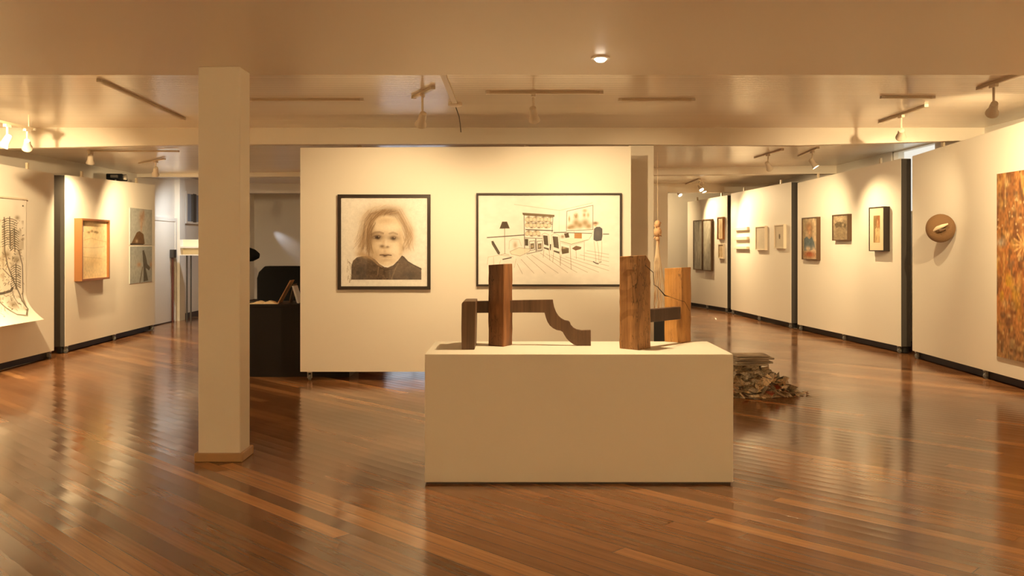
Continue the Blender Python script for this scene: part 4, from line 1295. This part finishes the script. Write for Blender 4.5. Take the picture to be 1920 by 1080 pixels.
# ------------------------------------------------------------------ tracks, spotlights
def track(p, q, z, label, wdt=.034, hgt=.026, rods=0.0):
    p, q = Vector((p[0], p[1], 0)), Vector((q[0], q[1], 0))
    v = q - p
    r = thing('lighting_track', label, 'lighting track', (p.x, p.y, z), math.atan2(v.y, v.x), 'ceiling lighting tracks')
    L = v.length
    MB().box(0, L, -wdt / 2, wdt / 2, -hgt, 0).build('rail', M_track, r, bevel=.003)
    MB().box(-.004, .03, -wdt / 2 - .003, wdt / 2 + .003, -hgt - .002, 0).build('end_cap', M_fix, r)
    MB().box(L - .03, L + .004, -wdt / 2 - .003, wdt / 2 + .003, -hgt - .002, 0).build('end_cap', M_fix, r)
    if rods:
        for t in (.12, .88):
            MB().tube([(L * t, 0, -.002), (L * t, 0, rods)], .006).build('hanging_rod', M_track, r)
    return r

def aim(v):
    return v.to_track_quat('Z', 'Y').to_matrix().to_4x4()
def spotlight(mount, drop, target, label, watts, cone=80, blend=1.0, lit=True, scale=1.0, color=WARM, soft=.03):
    """mount: point on the track; the head hangs `drop` below and looks at target"""
    mount, target = Vector(mount), Vector(target)
    r = thing('track_spotlight', label, 'spotlight', mount, 0, 'track spotlights')
    k = scale
    pv = Vector((0, 0, -drop))
    dirv = (target - (mount + pv)).normalized()
    MB().box(-.018 * k, .018 * k, -.05 * k, .05 * k, -.03, 0).build('adapter', M_fix, r, bevel=.003)
    MB().tube([(0, 0, -.028), (0, 0, -drop + .02)], .011 * k, 8).lathe([(.002, -.018), (.018, -.01), (.018, .01), (.002, .018)], 12, Matrix.Translation(pv)).build('stem', M_fix, r)
    Mh = Matrix.Translation(pv + dirv * .02 * k) @ aim(dirv)
    hd_ = MB().lathe([(.012 * k, -.075 * k), (.030 * k, -.068 * k), (.036 * k, -.03 * k), (.040 * k, .03 * k), (.052 * k, .055 * k), (.056 * k, .075 * k), (.050 * k, .075 * k), (.044 * k, .058 * k)], 22, Mh).build('head', M_fix, r, smooth=True)
    Ml_ = Matrix.Translation(pv + dirv * .083 * k) @ aim(dirv)
    MB().lathe([(.044 * k, 0), (.040 * k, .004 * k), (.02 * k, .009 * k), (.001, .011 * k)], 20, Ml_).build('lens', M_lens if lit else M_lens_off, r, smooth=True)
    if lit and watts:
        d = bpy.data.lights.new('spot_beam', 'SPOT')
        d.energy, d.color, d.spot_size, d.spot_blend, d.shadow_soft_size = watts * LAMP, color, math.radians(cone), blend, soft
        lo = bpy.data.objects.new('spot_beam', d)
        COL.objects.link(lo)
        lo.parent = r
        lo.matrix_parent_inverse = Matrix()
        lo.matrix_local = Matrix.Translation(pv + dirv * .11 * k) @ aim(-dirv)
    return r

tz = ZC - .026
# bay one
track((xat(912, 8.47), 8.47), (xat(1130, 8.47), 8.47), ZC, 'short ceiling track above the wide framed drawing')
spotlight((xat(1000, 8.47), 8.47, tz), .17, at(1040, 530, 10.04), 'spotlight hanging from the short track above the wide framed drawing', 82, cone=118)
track((xat(775, 8.75), 8.75), (xat(812, 8.2), 8.2), ZC, 'tiny ceiling track above the child portrait')
spotlight((xat(792, 8.45), 8.45, tz), .22, at(715, 520, 10.04), 'spotlight hanging above the child portrait', 78, cone=118)
for p, q, lab in (((-3.60, 7.85), (-3.74, 10.25), 'long bare track running away from the viewer left of the near column'),
                  ((xat(467, 8.9), 8.9), (xat(681, 8.9), 8.9), 'bare track crossing the ceiling just right of the near column'),
                  ((xat(1160, 8.9), 8.9), (xat(1302, 8.9), 8.9), 'bare track crossing the ceiling right of the middle'),
                  ((xat(1652, 8.75), 8.75), (4.05, 8.75), 'bare track crossing the ceiling near the right panels')):
    track(p, q, ZC, lab, hgt=.022)
track((4.23, 10.5), (4.2, 9.25), ZC, 'slanting-looking track with one spotlight, above the second right panel')
spotlight((4.20, 9.85, tz), .19, R2.world(3.2, 1.2), 'spotlight hanging in front of the second right panel, above its framed figure', 75, cone=76)
track((4.22, 8.25), (4.2, 7.25), ZC, 'track with one spotlight nearest the right edge of the picture')
spotlight((4.2, 7.95, tz), .20, R1.world(1.0, .95), 'spotlight nearest the right edge, in front of the brown painting', 270, lit=True, cone=116)
zl = 2.80
track((-5.35, 9.2), (-5.33, 10.05), zl, 'low slung track carrying a pair of spotlights at the left edge', rods=ZC - zl)
spotlight((-5.345, 9.55, zl - .026), .155, (-6.05, 9.05, .8), 'left one of the paired spotlights near the left edge, glowing brightly', 220, cone=140)
spotlight((-5.335, 9.92, zl - .026), .155, (-6.1, 11.4, 1.7), 'right one of the paired spotlights near the left edge, unlit', 0, lit=False)
# bay two
def zc2_at(x):
    return 2.775 + (2.93 - 2.775) * (x - (XL - .2)) / (XR - XL + .4)
def track2(p, q, lab):
    return track(p, q, min(zc2_at(p[0]), zc2_at(q[0])), lab, hgt=.022)
track2((xat(165, 12.3), 12.3), (xat(335, 12.3), 12.3), 'track behind the beam on the left, above the box-framed drawing')
spotlight((xat(170, 12.3), 12.3, zc2_at(-5.75) - .02), .07, L2.world(.5, .9), 'glowing spotlight on the track above the box-framed drawing', 125, cone=118)
track2((xat(262, 14.1), 14.1), (xat(308, 13.4), 13.4), 'short slanted track on the left above the two photographs')
spotlight((xat(292, 13.65), 13.65, zc2_at(-5.4) - .02), .14, L2.world(3.2, .5), 'spotlight on the short slanted track above the two photographs', 130, cone=128)
track2((4.35, 13.0), (4.45, 14.2), 'track on the right behind the beam, before the third panel')
spotlight((xat(1523, 13.4), 13.4, zc2_at(4.4) - .02), .16, R2.world(3.1, 1.2), 'glowing spotlight on the right behind the beam, by the second panel', 85, cone=105)
track2((3.82, 14.4), (3.9, 13.2), 'slanted track on the right before the two pale frames')
spotlight((xat(1440, 13.8), 13.8, zc2_at(3.9) - .02), .16, R2.world(.7, 1.2), 'spotlight on the slanted track before the two pale frames', 130, cone=105)
track2((xat(640, 11.75), 11.75), (xat(1230, 11.75), 11.75), 'long track hidden behind the beam over the middle panel')
spotlight((xat(675, 11.75), 11.75, zc2_at(-2) - .02), .05, (-1.2, 14.6, .2), 'left spotlight peeping over the top of the middle panel', 0, lit=True, scale=.8)
spotlight((xat(987, 11.75), 11.75, zc2_at(.15) - .02), .05, (.4, 14.6, .3), 'right spotlight peeping over the top of the middle panel', 60, lit=True, scale=.8)
# bay three
track((3.85, 18.9), (3.9, 22.0), 2.90, 'far track on the right, in front of the diptych panel')
spotlight((xat(1312, 19.3), 19.3, 2.874), .13, R3.world(2.4, .5), 'far spotlight on the right, nearer of the last pair', 155, cone=125)
spotlight((xat(1318, 19.75), 19.75, 2.874), .13, R3.world(.7, .6), 'far spotlight on the right, farther of the last pair', 55, cone=115)
spotlight((xat(1272, 21.4), 21.4, 2.874), .13, R4.world(2.6, 1.0), 'farthest spotlight, alone at the end of the right track', 130, cone=118)
spotlight((2.7, 22.0, 2.90), .16, (4.4, 23.5, 1.4), 'added spotlight near the far wall, hidden behind the middle panel and its column', 90, cone=120)  # lamp added to brighten the far right wall
spotlight((1.0, 12.6, zc2_at(1.0)), .12, (2.2, 13.7, 1.2), 'added spotlight lighting the hanging net, hidden behind the middle panel', 110, cone=110)  # lamp added to brighten the net and the panel behind it

spotlight((xat(392, 17.0), 17.0, 2.90), .15, (XL, 18.4, .5), 'added cool white spotlight by the door, hidden behind the near column', 50, cone=135, color=(.92, .96, 1.0))  # lamp added to cool and brighten the rear left wall
# round downlight in the near soffit
ldn = 5.97
dn = thing('downlight', 'round glowing downlight in the near soffit above the plinth', 'downlight', (xat(1126, ldn), ldn, 2.74))
MB().lathe([(.062, 0), (.062, -.012), (.042, -.014), (.042, 0)], 28).build('trim_ring', M_fix, dn, smooth=True)
MB().lathe([(.040, -.002), (.038, -.018), (.026, -.030), (.001, -.034)], 24).build('bulb', M_lens, dn, smooth=True)
d = bpy.data.lights.new('downlight_beam', 'SPOT')
d.energy, d.color, d.spot_size, d.spot_blend, d.shadow_soft_size = 115 * LAMP, WARM, math.radians(95), .8, .04
lo = bpy.data.objects.new('downlight_beam', d); COL.objects.link(lo); lo.parent = dn; lo.location = (0, 0, -.045)

# small conduit and junction box on the first bay's ceiling, and a short loose cable
cdn = thing('conduit', 'cream conduit strip on the ceiling ending in a small round box', 'conduit', (-.60, 7.2, ZC))
MB().box(-.024, .024, 0, 1.9, -.02, 0).build('strip', M_fix, cdn)
MB().lathe([(.07, 0), (.07, -.03), (.05, -.04)], 20, Matrix.Translation((0, 1.95, 0))).build('junction_box', M_fix, cdn)
MB().tube([(0, 1.99, -.03), (.03, 2.1, -.12), (.035, 2.2, -.18), (.04, 2.25, -.26)], .005).build('cable', M_dark, cdn)

# added unseen spotlights over the viewer's head that fill the gallery with bounce light
def added_light(x, y, tgt, watts, cone=85):
    spotlight((x, y, 2.74), .16, tgt, 'added unseen spotlight over the near floor, outside the picture', watts, cone, scale=1.0)
spotlight((-5.0, 8.5, ZC), .2, L1.world(2.3, 1.05), 'added unseen spotlight in front of the ink scroll, beyond the left edge of the picture', 450, cone=88)  # lamp added to brighten the nearest left panel
added_light(-3.6, 3.4, (XL, 4.6, 1.5), 660)
added_light(3.4, 3.2, (XR, 4.4, 1.5), 660)
added_light(-1.6, .4, (-2.2, YN, 1.5), 660)
added_light(-.82, 3.4, (1.56, 11.14, 1.75), 700, 19)  # narrow beam added for the lit strip on the rear column
added_light(1.6, .4, (2.2, YN, 1.5), 660)
# cool streak of daylight on the far left wall
d = bpy.data.lights.new('sun_streak', 'SPOT')
d.energy, d.color, d.spot_size, d.spot_blend, d.shadow_soft_size = 26, (.75, .82, 1.0), math.radians(26), 1.0, .02
lo = bpy.data.objects.new('sun_streak', d); COL.objects.link(lo)
lo.location = (-6.6, 23.28, 2.15)
lo.rotation_euler = (Vector((-5.85, 23.5, 1.52)) - lo.location).to_track_quat('-Z', 'Y').to_euler()
